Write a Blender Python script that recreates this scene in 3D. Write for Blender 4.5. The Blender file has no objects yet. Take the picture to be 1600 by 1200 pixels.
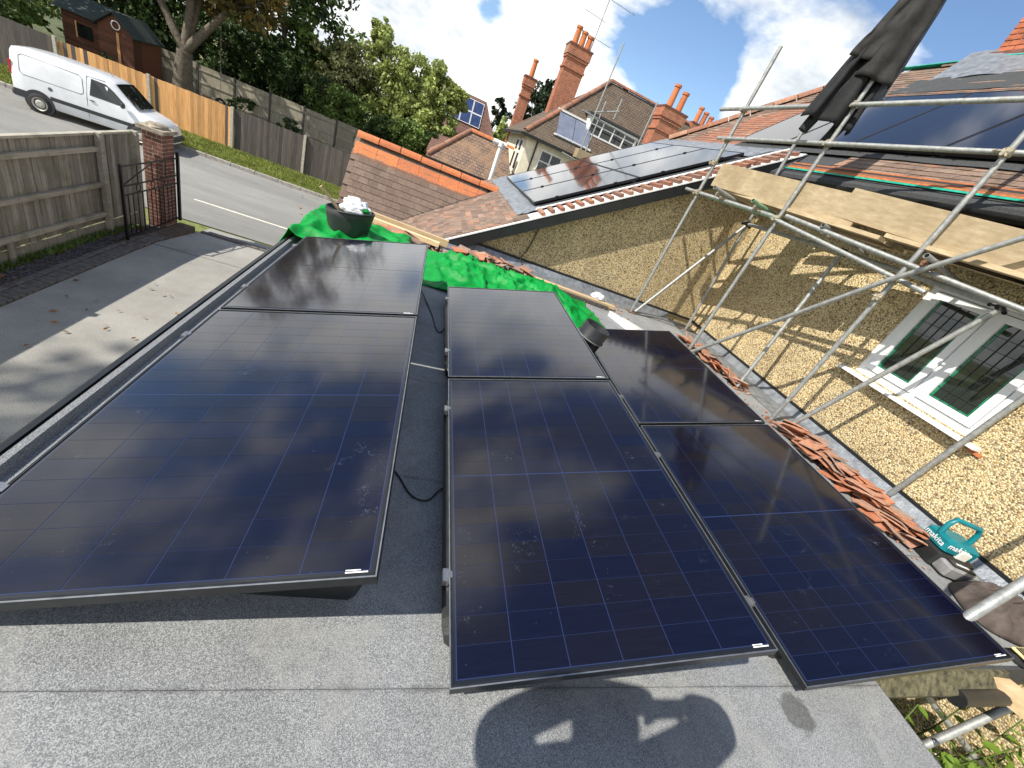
import bpy, math, random
from mathutils import Vector, Matrix, noise as mnoise
R = math.radians
S = bpy.context.scene
COL = S.collection
random.seed(7)

# ------------------------------------------------------------------ camera
cam_d = bpy.data.cameras.new('camera'); cam = bpy.data.objects.new('camera', cam_d); COL.objects.link(cam)
_r = Vector((0.9234888, -0.13563294, 0.35959234)).normalized()
_f = Vector((0.30725422, 0.82293346, -0.47837478)).normalized()
_u = _r.cross(_f).normalized(); _r = _f.cross(_u).normalized()
_m = Matrix((_r, _u, -_f)).transposed().to_4x4(); _m.translation = (0, 0, 1.49)
cam.matrix_world = _m
cam_d.sensor_width = 36.0; cam_d.lens = 614.95 / 1600 * 36
cam_d.clip_start = 0.05; cam_d.clip_end = 2000
S.camera = cam
S.render.resolution_x = 1024; S.render.resolution_y = 768
S.view_settings.view_transform = 'Standard'; S.view_settings.look = 'None'
S.view_settings.gamma = 1; S.view_settings.use_curve_mapping = False
S.view_settings.exposure = 0.42

# ------------------------------------------------------------------ sun and sky
SUN_FROM = Vector((-0.85, -0.345, 1.0)).normalized()
sun_d = bpy.data.lights.new('sun', 'SUN'); sun_d.energy = 5.0; sun_d.angle = R(0.53); sun_d.color = (1, 0.94, 0.84)
sun = bpy.data.objects.new('sun', sun_d); COL.objects.link(sun)
sun.rotation_euler = SUN_FROM.to_track_quat('Z', 'Y').to_euler(); sun.location = (-20, -8, 24)

W = bpy.data.worlds.new('World'); S.world = W; W.use_nodes = True
nt = W.node_tree; N = nt.nodes; Lk = nt.links; N.clear()
out = N.new('ShaderNodeOutputWorld'); bg = N.new('ShaderNodeBackground'); bg.inputs['Strength'].default_value = 0.13
sky = N.new('ShaderNodeTexSky'); sky.sky_type = 'NISHITA'; sky.sun_disc = False
sky.sun_elevation = math.asin(SUN_FROM.z); sky.sun_rotation = math.atan2(SUN_FROM.x, SUN_FROM.y)
sky.air_density = 1.0; sky.dust_density = 0.0; sky.ozone_density = 3.5
tc = N.new('ShaderNodeTexCoord')
sep = N.new('ShaderNodeSeparateXYZ'); Lk.new(tc.outputs['Generated'], sep.inputs[0])
def wm(op, a, b=None, clamp=False):
    n = N.new('ShaderNodeMath'); n.operation = op; n.use_clamp = clamp
    for i, v in enumerate((a, b)):
        if v is None: continue
        if isinstance(v, (int, float)): n.inputs[i].default_value = v
        else: Lk.new(v, n.inputs[i])
    return n.outputs[0]
zc = wm('ADD', wm('MAXIMUM', sep.outputs[2], 0.0), 0.42)
cx = wm('DIVIDE', sep.outputs[0], zc); cy = wm('DIVIDE', sep.outputs[1], zc)
cmb = N.new('ShaderNodeCombineXYZ'); Lk.new(cx, cmb.inputs[0]); Lk.new(cy, cmb.inputs[1]); Lk.new(wm('MULTIPLY', sep.outputs[2], 1.6), cmb.inputs[2])
CLOUD_OFF = (7.7, 3.3, 0.0)
mp = N.new('ShaderNodeMapping'); mp.inputs['Location'].default_value = CLOUD_OFF; Lk.new(cmb.outputs[0], mp.inputs[0])
def wnoise(scale, detail, rough, dist=0.0, vec=None):
    n = N.new('ShaderNodeTexNoise'); n.inputs['Scale'].default_value = scale; n.inputs['Detail'].default_value = detail
    n.inputs['Roughness'].default_value = rough; n.inputs['Distortion'].default_value = dist
    Lk.new(vec or mp.outputs[0], n.inputs['Vector']); return n.outputs['Fac']
def wramp(fac, stops):
    n = N.new('ShaderNodeValToRGB'); e = n.color_ramp.elements
    while len(e) < len(stops): e.new(0.5)
    for el, (p, c) in zip(e, stops): el.position = p; el.color = c if len(c) == 4 else (*c, 1)
    Lk.new(fac, n.inputs[0]); return n.outputs[0]
cover = wm('ADD', wnoise(2.0, 9, 0.56, 0.15), wm('SUBTRACT', 0.195, wm('MULTIPLY', wm('POWER', wm('MAXIMUM', sep.outputs[2], 0.0), 0.7), 0.37)))
for d_, amt, tight in (((.428, .880, .207), .34, 420), ((.336, .910, .245), .27, 420), ((.03, .98, .195), .24, 1400)):   # gaps of blue between the clouds
    dp = N.new('ShaderNodeVectorMath'); dp.operation = 'DOT_PRODUCT'; Lk.new(tc.outputs['Generated'], dp.inputs[0]); dp.inputs[1].default_value = Vector(d_).normalized()
    cover = wm('SUBTRACT', cover, wm('MULTIPLY', wm('POWER', wm('MAXIMUM', dp.outputs['Value'], 0.0), tight), amt))
mask = wramp(cover, [(0.40, (0, 0, 0)), (0.50, (1, 1, 1))])
shade = wramp(wm('ADD', wm('MULTIPLY', wnoise(2.6, 8, 0.6, 0.2), .7), wm('MULTIPLY', wnoise(9, 6, .6), .3)), [(0.34, (3.5, 3.9, 4.4)), (0.45, (5.6, 5.9, 6.15)), (0.53, (8.0, 8.0, 7.9))])
mix = N.new('ShaderNodeMixRGB'); Lk.new(mask, mix.inputs[0]); Lk.new(sky.outputs[0], mix.inputs[1]); Lk.new(shade, mix.inputs[2])
Lk.new(mix.outputs[0], bg.inputs['Color']); Lk.new(bg.outputs[0], out.inputs['Surface'])

# ------------------------------------------------------------------ materials
MATS = {}
class NB:
    """small node helper on top of a Principled material"""
    def __init__(s, name):
        s.m = bpy.data.materials.new(name); s.m.use_nodes = True; s.t = s.m.node_tree; s.b = s.t.nodes['Principled BSDF']
        MATS[name] = s.m; s.pos = s.t.nodes.new('ShaderNodeNewGeometry')
    def n(s, k): return s.t.nodes.new(k)
    def l(s, a, b): s.t.links.new(a, b)
    def P(s): return s.pos.outputs['Position']
    def noise(s, scale, detail=4, rough=.55, vec=None, dist=0):
        n = s.n('ShaderNodeTexNoise'); n.inputs['Scale'].default_value = scale; n.inputs['Detail'].default_value = detail
        n.inputs['Roughness'].default_value = rough; n.inputs['Distortion'].default_value = dist
        s.l(vec or s.P(), n.inputs['Vector']); return n.outputs['Fac']
    def voro(s, scale, vec=None, what='Color'):
        n = s.n('ShaderNodeTexVoronoi'); n.inputs['Scale'].default_value = scale; s.l(vec or s.P(), n.inputs['Vector']); return n.outputs[what]
    def ramp(s, fac, stops):
        n = s.n('ShaderNodeValToRGB'); e = n.color_ramp.elements
        while len(e) < len(stops): e.new(0.5)
        for el, (p, c) in zip(e, stops): el.position = p; el.color = (*c[:3], 1) if not isinstance(c, (int, float)) else (c, c, c, 1)
        s.l(fac, n.inputs[0]); return n.outputs[0]
    def mixc(s, fac, a, b, mode='MIX'):
        n = s.n('ShaderNodeMixRGB'); n.blend_type = mode
        for i, v in enumerate((fac, a, b)):
            if isinstance(v, (int, float)): n.inputs[i].default_value = v if i == 0 else (v, v, v, 1)
            elif isinstance(v, tuple): n.inputs[i].default_value = (*v[:3], 1)
            else: s.l(v, n.inputs[i])
        return n.outputs[0]
    def math(s, op, a, b=0.0):
        n = s.n('ShaderNodeMath'); n.operation = op
        for i, v in enumerate((a, b)):
            if isinstance(v, (int, float)): n.inputs[i].default_value = v
            else: s.l(v, n.inputs[i])
        return n.outputs[0]
    def map(s, scale=(1, 1, 1), vec=None, rot=(0, 0, 0), loc=(0, 0, 0)):
        n = s.n('ShaderNodeMapping'); n.inputs['Scale'].default_value = scale; n.inputs['Rotation'].default_value = rot
        n.inputs['Location'].default_value = loc; s.l(vec or s.P(), n.inputs[0]); return n.outputs[0]
    def rand(s):
        o = s.n('ShaderNodeObjectInfo'); return s.math('FRACT', s.math('ADD', o.outputs['Random'], s.pos.outputs['Random Per Island']))
    def bump(s, h, strength=.3, dist=.01):
        n = s.n('ShaderNodeBump'); n.inputs['Strength'].default_value = strength; n.inputs['Distance'].default_value = dist
        s.l(h, n.inputs['Height']); s.l(n.outputs[0], s.b.inputs['Normal'])
    def set(s, **k):
        for a, v in k.items():
            a = a.replace('_', ' ')
            if isinstance(v, (int, float)): s.b.inputs[a].default_value = v
            elif isinstance(v, tuple): s.b.inputs[a].default_value = (*v[:3], 1)
            else: s.l(v, s.b.inputs[a])
        return s.m
def plain(name, c, rough=.5, metal=0.0, var=.25, scale=20, bump=0.0, **k):
    b = NB(name); f = b.noise(scale, 5)
    lo = tuple(x * (1 - var) for x in c); hi = tuple(min(1, x * (1 + var)) for x in c)
    if bump: b.bump(b.noise(scale * 4, 3), bump, .01)
    return b.set(Base_Color=b.ramp(f, [(.3, lo), (.7, hi)]), Roughness=rough, Metallic=metal, **k)

b = NB('roof_felt')
g1 = b.voro(430); n1 = b.noise(380, 2, .7)
sepg = b.n('ShaderNodeSeparateColor'); b.l(g1, sepg.inputs[0])
gr = b.ramp(b.math('ADD', b.math('MULTIPLY', sepg.outputs[0], .55), b.math('MULTIPLY', n1, .55)), [(.22, (.095, .102, .108)), (.5, (.185, .194, .20)), (.8, (.37, .38, .38))])
big = b.ramp(b.noise(1.7, 7, .68), [(.3, .74), (.7, 1.16)])
colr = b.mixc(1.0, gr, big, 'MULTIPLY')
# scuffs and a damp oil stain
sc = b.ramp(b.noise(9, 8, .75, dist=1.2), [(.66, 0.0), (.80, .22)])
colr = b.mixc(sc, colr, (.45, .45, .43))
dv = b.n('ShaderNodeVectorMath'); dv.operation = 'DISTANCE'; b.l(b.P(), dv.inputs[0]); dv.inputs[1].default_value = (1.965, .445, 0)
st = b.ramp(b.math('ADD', dv.outputs['Value'], b.math('MULTIPLY', b.noise(16, 4), .09)), [(.105, .62), (.125, 0.0)])
colr = b.mixc(st, colr, (.035, .035, .03))
sy_ = b.n('ShaderNodeSeparateXYZ'); b.l(b.P(), sy_.inputs[0]); fr_ = b.math('FRACT', b.math('DIVIDE', b.math('SUBTRACT', sy_.outputs[1], .538 - 8.835), .8835))
ds_ = b.math('MULTIPLY', b.math('MINIMUM', fr_, b.math('SUBTRACT', 1.0, fr_)), .8835)
colr = b.mixc(b.ramp(b.math('ADD', ds_, b.math('MULTIPLY', b.noise(7, 5, .7), .05)), [(.023, .45), (.034, 0.0)]), colr, (.03, .03, .032))
pud = b.ramp(b.noise(1.1, 5, .55, dist=.5), [(.50, 0.0), (.52, .30), (.56, .08), (.7, .0)]); colr = b.mixc(pud, colr, (.33, .33, .31))
b.bump(b.noise(300, 2, .7), .35, .004); b.set(Base_Color=colr, Roughness=.82)

b = NB('felt_edge'); b.bump(b.noise(200, 2, .7), .5, .006)
b.set(Base_Color=b.ramp(b.noise(240, 2, .7), [(.3, (.10, .105, .11)), (.7, (.42, .43, .43))]), Roughness=.75)
plain('black_trim', (.014, .016, .018), .35, var=.3, scale=6)
plain('black_plastic', (.016, .017, .018), .42, var=.3, scale=14, bump=.1)
plain('black_rubber', (.012, .012, .012), .55)
plain('panel_frame', (.018, .019, .021), .32, .35, var=.3, scale=30)
plain('panel_edge', (.30, .31, .32), .35, .8, var=.2, scale=30)
b = NB('panel_backing'); b.set(Base_Color=(.019, .030, .090), Roughness=.2, Specular_IOR_Level=.25, Coat_Weight=1.0, Coat_Roughness=.08, Coat_IOR=1.39)
b = NB('solar_cell'); rnd = b.rand()
base = b.mixc(b.ramp(rnd, [(.25, 0.0), (.8, 1.0)]), (.0030, .0034, .0125), (.0060, .0050, .0085))
fine = b.ramp(b.noise(140, 2, .6, vec=b.map((.06, 1, .06))), [(.3, .8), (.7, 1.25)])
base = b.mixc(1.0, base, fine, 'MULTIPLY')
d1 = b.math('MULTIPLY', b.ramp(b.noise(3.3, 6, .7, dist=.6), [(.60, 0.0), (.72, 1.0)]), b.ramp(b.noise(34, 6, .8, dist=1.8), [(.54, 0.0), (.66, .6)]))
sp = b.ramp(b.voro(42, what='Distance'), [(.03, .5), (.06, 0.0)])
spm = b.math('MULTIPLY', sp, b.ramp(b.noise(5, 3), [(.52, 0.0), (.60, 1.0)]))
dust = b.math('MINIMUM', b.math('ADD', d1, spm), .55)
base = b.mixc(dust, base, (.22, .26, .36))
b.bump(b.noise(60, 3), .02, .003)
b.set(Base_Color=base, Roughness=b.mixc(dust, .12, .5), Specular_IOR_Level=.25, Coat_Weight=1.0, Coat_Roughness=b.mixc(dust, .07, .4), Coat_IOR=1.39)
b = NB('roof_panel_glass')
b.set(Base_Color=(.010, .011, .018), Roughness=.07, Specular_IOR_Level=.6, Coat_Weight=.5, Coat_Roughness=.03)
plain('sticker_white', (.8, .8, .78), .5, var=.05)

# pebbledash
b = NB('pebbledash')
stones = b.voro(70); sp = b.n('ShaderNodeSeparateColor'); b.l(stones, sp.inputs[0])
col = b.ramp(sp.outputs[0], [(.0, (.70, .54, .28)), (.28, (.84, .69, .40)), (.44, (.60, .44, .21)), (.58, (.26, .17, .085)), (.68, (.84, .73, .47)), (.84, (.12, .08, .045)), (.92, (.50, .37, .19)), (1.0, (.74, .60, .35))])
edge = b.ramp(b.voro(70, what='Distance'), [(.34, 1.0), (.68, .58)])
col = b.mixc(1.0, col, edge, 'MULTIPLY')
col = b.mixc(1.0, col, b.ramp(b.noise(1.3, 7, .65), [(.3, .80), (.7, 1.14)]), 'MULTIPLY'); col = b.mixc(b.ramp(b.noise(2.2, 6, .7, vec=b.map((1.6, 1.6, .28))), [(.55, 0.0), (.74, .24)]), col, (.24, .18, .11))
b.bump(b.voro(70, what='Distance'), .8, -.010); b.set(Base_Color=col, Roughness=.9)

def tile_mat(name, stops, weather=.5, wcol=(.055, .045, .035)):
    b = NB(name); c = b.ramp(b.rand(), stops)
    c = b.mixc(1.0, c, b.ramp(b.noise(30, 5, .65), [(.25, .6), (.75, 1.25)]), 'MULTIPLY')
    w = b.ramp(b.noise(4.5, 6, .7), [(.42, 0.0), (.62, weather)])
    c = b.mixc(w, c, wcol); b.bump(b.noise(90, 4), .35, .004)
    return b.set(Base_Color=c, Roughness=.85)
tile_mat('tile_brown', [(0, (.15, .104, .080)), (.5, (.178, .122, .092)), (1, (.205, .145, .11))], .3, (.10, .07, .05))
tile_mat('tile_red', [(0, (.28, .12, .075)), (.45, (.36, .155, .09)), (.8, (.24, .125, .09)), (1, (.42, .22, .14))], .45, (.15, .09, .06))
tile_mat('tile_mixed', [(0, (.17, .115, .085)), (.35, (.23, .15, .11)), (.75, (.28, .20, .15)), (.93, (.36, .18, .11)), (1, (.36, .26, .20))], .4)
tile_mat('tile_loose', [(0, (.45, .15, .07)), (.35, (.52, .22, .12)), (.6, (.30, .19, .14)), (.8, (.42, .30, .23)), (1, (.55, .20, .09))], .3, (.22, .15, .11))
tile_mat('ridge_orange', [(0, (.56, .17, .06)), (.5, (.62, .20, .07)), (1, (.48, .15, .06))], .35, (.26, .13, .07))
def course_mat(name, cols, mortar, ax, bw, bh, rough=.85, mort=.012, bumpd=.01, weather=None, offset=.5):
    """brick / tile courses too small to build one by one; ax = world axis along the course ('x' or 'y')"""
    b = NB(name); s = b.n('ShaderNodeSeparateXYZ'); b.l(b.P(), s.inputs[0]); c = b.n('ShaderNodeCombineXYZ')
    b.l(s.outputs['XYZ'.index(ax.upper())], c.inputs[0]); b.l(s.outputs[2], c.inputs[1])
    t = b.n('ShaderNodeTexBrick'); b.l(c.outputs[0], t.inputs['Vector']); t.offset = offset
    t.inputs['Scale'].default_value = 1; t.inputs['Brick Width'].default_value = bw; t.inputs['Row Height'].default_value = bh
    t.inputs['Mortar Size'].default_value = mort; t.inputs['Bias'].default_value = 0; t.inputs['Mortar Smooth'].default_value = .1
    t.inputs['Color1'].default_value = (*cols[0], 1); t.inputs['Color2'].default_value = (*cols[1], 1); t.inputs['Mortar'].default_value = (*mortar, 1)
    k = b.mixc(1.0, t.outputs['Color'], b.ramp(b.noise(6, 5), [(.3, .7), (.7, 1.2)]), 'MULTIPLY')
    if weather: k = b.mixc(b.ramp(b.noise(1.2, 5, .7), [(.45, 0.0), (.62, .7)]), k, weather)
    b.bump(b.math('SUBTRACT', 1.0, t.outputs['Fac']), .6, bumpd); return b.set(Base_Color=k, Roughness=rough)
for ax in 'xy':
    course_mat('far_brick_' + ax, ((.46, .14, .065), (.36, .10, .05)), (.32, .24, .17), ax, .225, .075, mort=.010)
    course_mat('far_tile_' + ax, ((.16, .115, .08), (.115, .08, .058)), (.025, .02, .016), ax, .17, .105, mort=.012, weather=(.12, .095, .065))
    course_mat('far_tile_pale_' + ax, ((.235, .155, .11), (.17, .115, .085)), (.05, .035, .025), ax, .17, .10, mort=.010, weather=(.30, .18, .10))
    course_mat('far_tile_red_' + ax, ((.215, .115, .085), (.17, .085, .065)), (.06, .035, .028), ax, .17, .10, mort=.010)
plain('brick', (.40, .125, .06), .88, var=.4, scale=9, bump=.4)
plain('brick_dull', (.17, .07, .05), .9, var=.4, scale=9, bump=.4)
plain('mortar', (.42, .37, .30), .95, var=.2, scale=60, bump=.4)
plain('stone_cap', (.30, .26, .20), .9, var=.45, scale=9, bump=.5)
plain('cream_render', (.78, .71, .54), .9, var=.12, scale=7, bump=.3)
plain('white_paint', (.80, .80, .78), .38, var=.05, scale=5)
plain('upvc_white', (.80, .81, .82), .28, var=.04, scale=4)
plain('glass_dark', (.012, .015, .014), .04, var=.5, scale=3, Specular_IOR_Level=.8)
b = NB('window_glass'); b.set(Base_Color=(.018, .024, .022), Roughness=.03, Specular_IOR_Level=.9)
plain('glass_green', (.015, .17, .09), .12, var=.4, scale=20)
plain('lead_came', (.05, .055, .055), .45, .6)
plain('lead_sheet', (.235, .255, .28), .48, .45, var=.35, scale=12, bump=.35)
plain('felt_dark', (.045, .048, .05), .8, var=.4, scale=60, bump=.3)
plain('verge_white', (.78, .78, .76), .5, var=.06)
plain('teal_membrane', (.02, .42, .30), .55, var=.3)
b = NB('galvanised')
gc = b.ramp(b.noise(24, 6, .7), [(.25, (.20, .205, .20)), (.5, (.34, .35, .34)), (.78, (.52, .53, .50))])
gc = b.mixc(b.ramp(b.noise(7, 5, .7), [(.60, 0.0), (.72, .5)]), gc, (.27, .22, .15))
b.bump(b.noise(70, 4), .25, .002); b.set(Base_Color=gc, Roughness=.55, Metallic=.55)
plain('tube_green', (.22, .36, .22), .5, .3, var=.3)
plain('coupler_steel', (.34, .30, .22), .6, .5, var=.5, scale=60)
plain('rust_steel', (.20, .10, .055), .8, .3, var=.5, scale=60)
def wood(name, c1, c2, axis=0, rough=.8, sc=1.0, dirt=None):
    b = NB(name); s = [30 * sc, 30 * sc, 30 * sc]; s[axis] = 1.6 * sc
    ob = b.n('ShaderNodeObjectInfo')
    off = b.n('ShaderNodeVectorMath'); off.operation = 'ADD'; b.l(b.P(), off.inputs[0])
    sv = b.n('ShaderNodeVectorMath'); sv.operation = 'SCALE'; sv.inputs[0].default_value = (7, 13, 5); b.l(ob.outputs['Random'], sv.inputs['Scale']); b.l(sv.outputs[0], off.inputs[1])
    f = b.noise(1, 6, .65, vec=b.map(tuple(s), off.outputs[0]))
    c = b.ramp(f, [(.3, c1), (.7, c2)])
    c = b.mixc(1.0, c, b.ramp(b.rand(), [(0, .68), (1, 1.22)]), 'MULTIPLY')
    if dirt: c = b.mixc(b.ramp(b.noise(2.5, 5, .7), [(.48, 0.0), (.66, .6)]), c, dirt)
    b.bump(f, .3, .004); return b.set(Base_Color=c, Roughness=rough)
wood('wood_grey', (.15, .14, .115), (.36, .335, .28), 2, dirt=(.12, .125, .075))
wood('wood_rail', (.24, .22, .175), (.42, .39, .32), 1, dirt=(.12, .12, .07))
wood('wood_orange', (.54, .25, .08), (.80, .47, .20), 2)
wood('wood_dark', (.055, .048, .042), (.14, .12, .105), 2)
wood('wood_garden', (.22, .20, .15), (.42, .38, .29), 2, dirt=(.16, .15, .10))
wood('wood_shed', (.085, .03, .015), (.16, .06, .03), 0)
wood('timber_new', (.55, .38, .20), (.74, .57, .35), 0)
wood('scaffold_board', (.36, .27, .155), (.54, .43, .275), 1, dirt=(.24, .18, .10))
plain('concrete', (.44, .41, .34), .95, var=.25, scale=12, bump=.3)
b = NB('asphalt')
c = b.ramp(b.noise(90, 3, .75), [(.3, (.20, .195, .175)), (.55, (.35, .34, .305)), (.8, (.58, .565, .51))])
c = b.mixc(1.0, c, b.ramp(b.noise(.9, 8, .7), [(.3, .70), (.7, 1.14)]), 'MULTIPLY'); c = b.mixc(b.ramp(b.noise(3, 7, .75, dist=1), [(.62, 0.0), (.75, .4)]), c, (.10, .095, .085)); b.bump(b.noise(120, 3), .5, .01); b.set(Base_Color=c, Roughness=.92)
b = NB('road_asphalt')
c = b.ramp(b.noise(60, 3, .75), [(.3, (.17, .168, .155)), (.7, (.33, .325, .30))])
c = b.mixc(1.0, c, b.ramp(b.noise(.5, 8, .7, vec=b.map((.35, 1, 1))), [(.3, .66), (.7, 1.14)]), 'MULTIPLY'); b.bump(b.noise(90, 3), .4, .01); b.set(Base_Color=c, Roughness=.92)
plain('road_line', (.66, .62, .52), .8, var=.2, scale=15)
plain('kerb_stone', (.30, .28, .25), .92, var=.3, scale=10, bump=.3)
plain('paver', (.12, .11, .10), .92, var=.4, scale=14, bump=.4)
plain('slate_chip', (.085, .08, .09), .85, var=.5, scale=30)
plain('soil', (.09, .065, .045), .95, var=.4, scale=9, bump=.4)
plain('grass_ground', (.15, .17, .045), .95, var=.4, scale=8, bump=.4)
plain('grass_shade', (.07, .085, .03), .95, var=.4, scale=4, bump=.4)  # darker copy of the grass, the garden's shade put into the colour
def leaf_mat(name, c, var=.4, yellow=None):
    b = NB(name); r = b.pos.outputs['Random Per Island']
    lo = tuple(x * (1 - var) for x in c); hi = tuple(x * (1 + var) for x in c)
    k = b.ramp(r, [(0, lo), (.6, c), (1, yellow or hi)])
    k = b.mixc(1.0, k, b.ramp(b.noise(.9, 4), [(.3, .65), (.7, 1.2)]), 'MULTIPLY')
    m = b.set(Base_Color=k, Roughness=.55, Specular_IOR_Level=.3)
    tr = b.n('ShaderNodeBsdfTranslucent'); b.l(k, tr.inputs[0]); mx = b.n('ShaderNodeMixShader'); mx.inputs[0].default_value = .3
    b.l(b.b.outputs[0], mx.inputs[1]); b.l(tr.outputs[0], mx.inputs[2]); b.l(mx.outputs[0], b.t.nodes['Material Output'].inputs['Surface'])
    return m
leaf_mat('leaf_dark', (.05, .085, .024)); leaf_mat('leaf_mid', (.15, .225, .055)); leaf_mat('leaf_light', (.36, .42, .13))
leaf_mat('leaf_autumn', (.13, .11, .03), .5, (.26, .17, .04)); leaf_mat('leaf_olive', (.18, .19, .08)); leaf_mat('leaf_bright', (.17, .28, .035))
leaf_mat('leaf_conifer', (.028, .05, .022)); leaf_mat('grass_blade', (.24, .31, .06), .4, (.40, .38, .12)); leaf_mat('leaf_fallen', (.30, .15, .05), .5)
plain('bark', (.115, .095, .07), .95, var=.45, scale=9, bump=.6)
plain('van_paint', (.74, .76, .78), .25, var=.09, scale=2.6, Coat_Weight=.6, Coat_Roughness=.06)
plain('van_plastic', (.035, .037, .04), .55, var=.2)
plain('tyre', (.02, .02, .02), .8, var=.3, scale=30)
plain('wheel_steel', (.50, .48, .43), .45, .5, var=.2)
plain('lamp_lens', (.70, .68, .60), .12, var=.1)
plain('lamp_red', (.5, .03, .02), .2, var=.1)
b = NB('tarp_green'); k = b.ramp(b.noise(5, 5), [(.3, (.0, .24, .035)), (.7, (.005, .40, .065))]); b.bump(b.noise(9, 5, .6), .35, .03)
b.set(Base_Color=k, Roughness=.5, Specular_IOR_Level=.3)
tr = b.n('ShaderNodeBsdfTranslucent'); b.l(k, tr.inputs[0]); mx = b.n('ShaderNodeMixShader'); mx.inputs[0].default_value = .25
b.l(b.b.outputs[0], mx.inputs[1]); b.l(tr.outputs[0], mx.inputs[2]); b.l(mx.outputs[0], b.t.nodes['Material Output'].inputs['Surface'])
b = NB('woven_plastic'); t = b.n('ShaderNodeTexChecker'); t.inputs['Scale'].default_value = 95; b.l(b.P(), t.inputs[0])
b.bump(t.outputs['Fac'], .6, .004); b.set(Base_Color=b.mixc(t.outputs['Fac'], (.012, .013, .014), (.05, .052, .055)), Roughness=.5)
plain('bag_plastic', (.72, .75, .78), .3, var=.12, scale=18, bump=.3)
plain('cloth_black', (.010, .0105, .012), .85, var=.5, scale=14, bump=.3)
plain('cloth_charcoal', (.024, .023, .022), .9, var=.45, scale=9, bump=.3)
plain('cloth_grey', (.10, .115, .14), .8, var=.3, scale=14, bump=.3)
plain('cloth_brown', (.075, .058, .05), .9, var=.4, scale=12, bump=.3)
plain('teal_plastic', (.0, .16, .19), .4, var=.15, scale=8)
plain('grey_plastic', (.22, .22, .22), .5, var=.2)
plain('yellow_rubber', (.62, .50, .25), .7, var=.3, scale=20)
plain('skin', (.55, .33, .24), .5, var=.1); plain('hair', (.05, .03, .02), .6)
plain('moss_gutter', (.10, .09, .05), .95, var=.7, scale=24, bump=.7)
plain('translucent_sheet', (.55, .57, .54), .4, var=.25, scale=6, bump=.2)
plain('iron_black', (.012, .012, .013), .45, .5, var=.2)
plain('blue_grey_panel', (.16, .18, .24), .25, var=.15, scale=4)
plain('solar_blue', (.035, .055, .13), .15, var=.2, scale=3)
plain('shingle_green', (.035, .05, .045), .9, var=.3)

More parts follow.
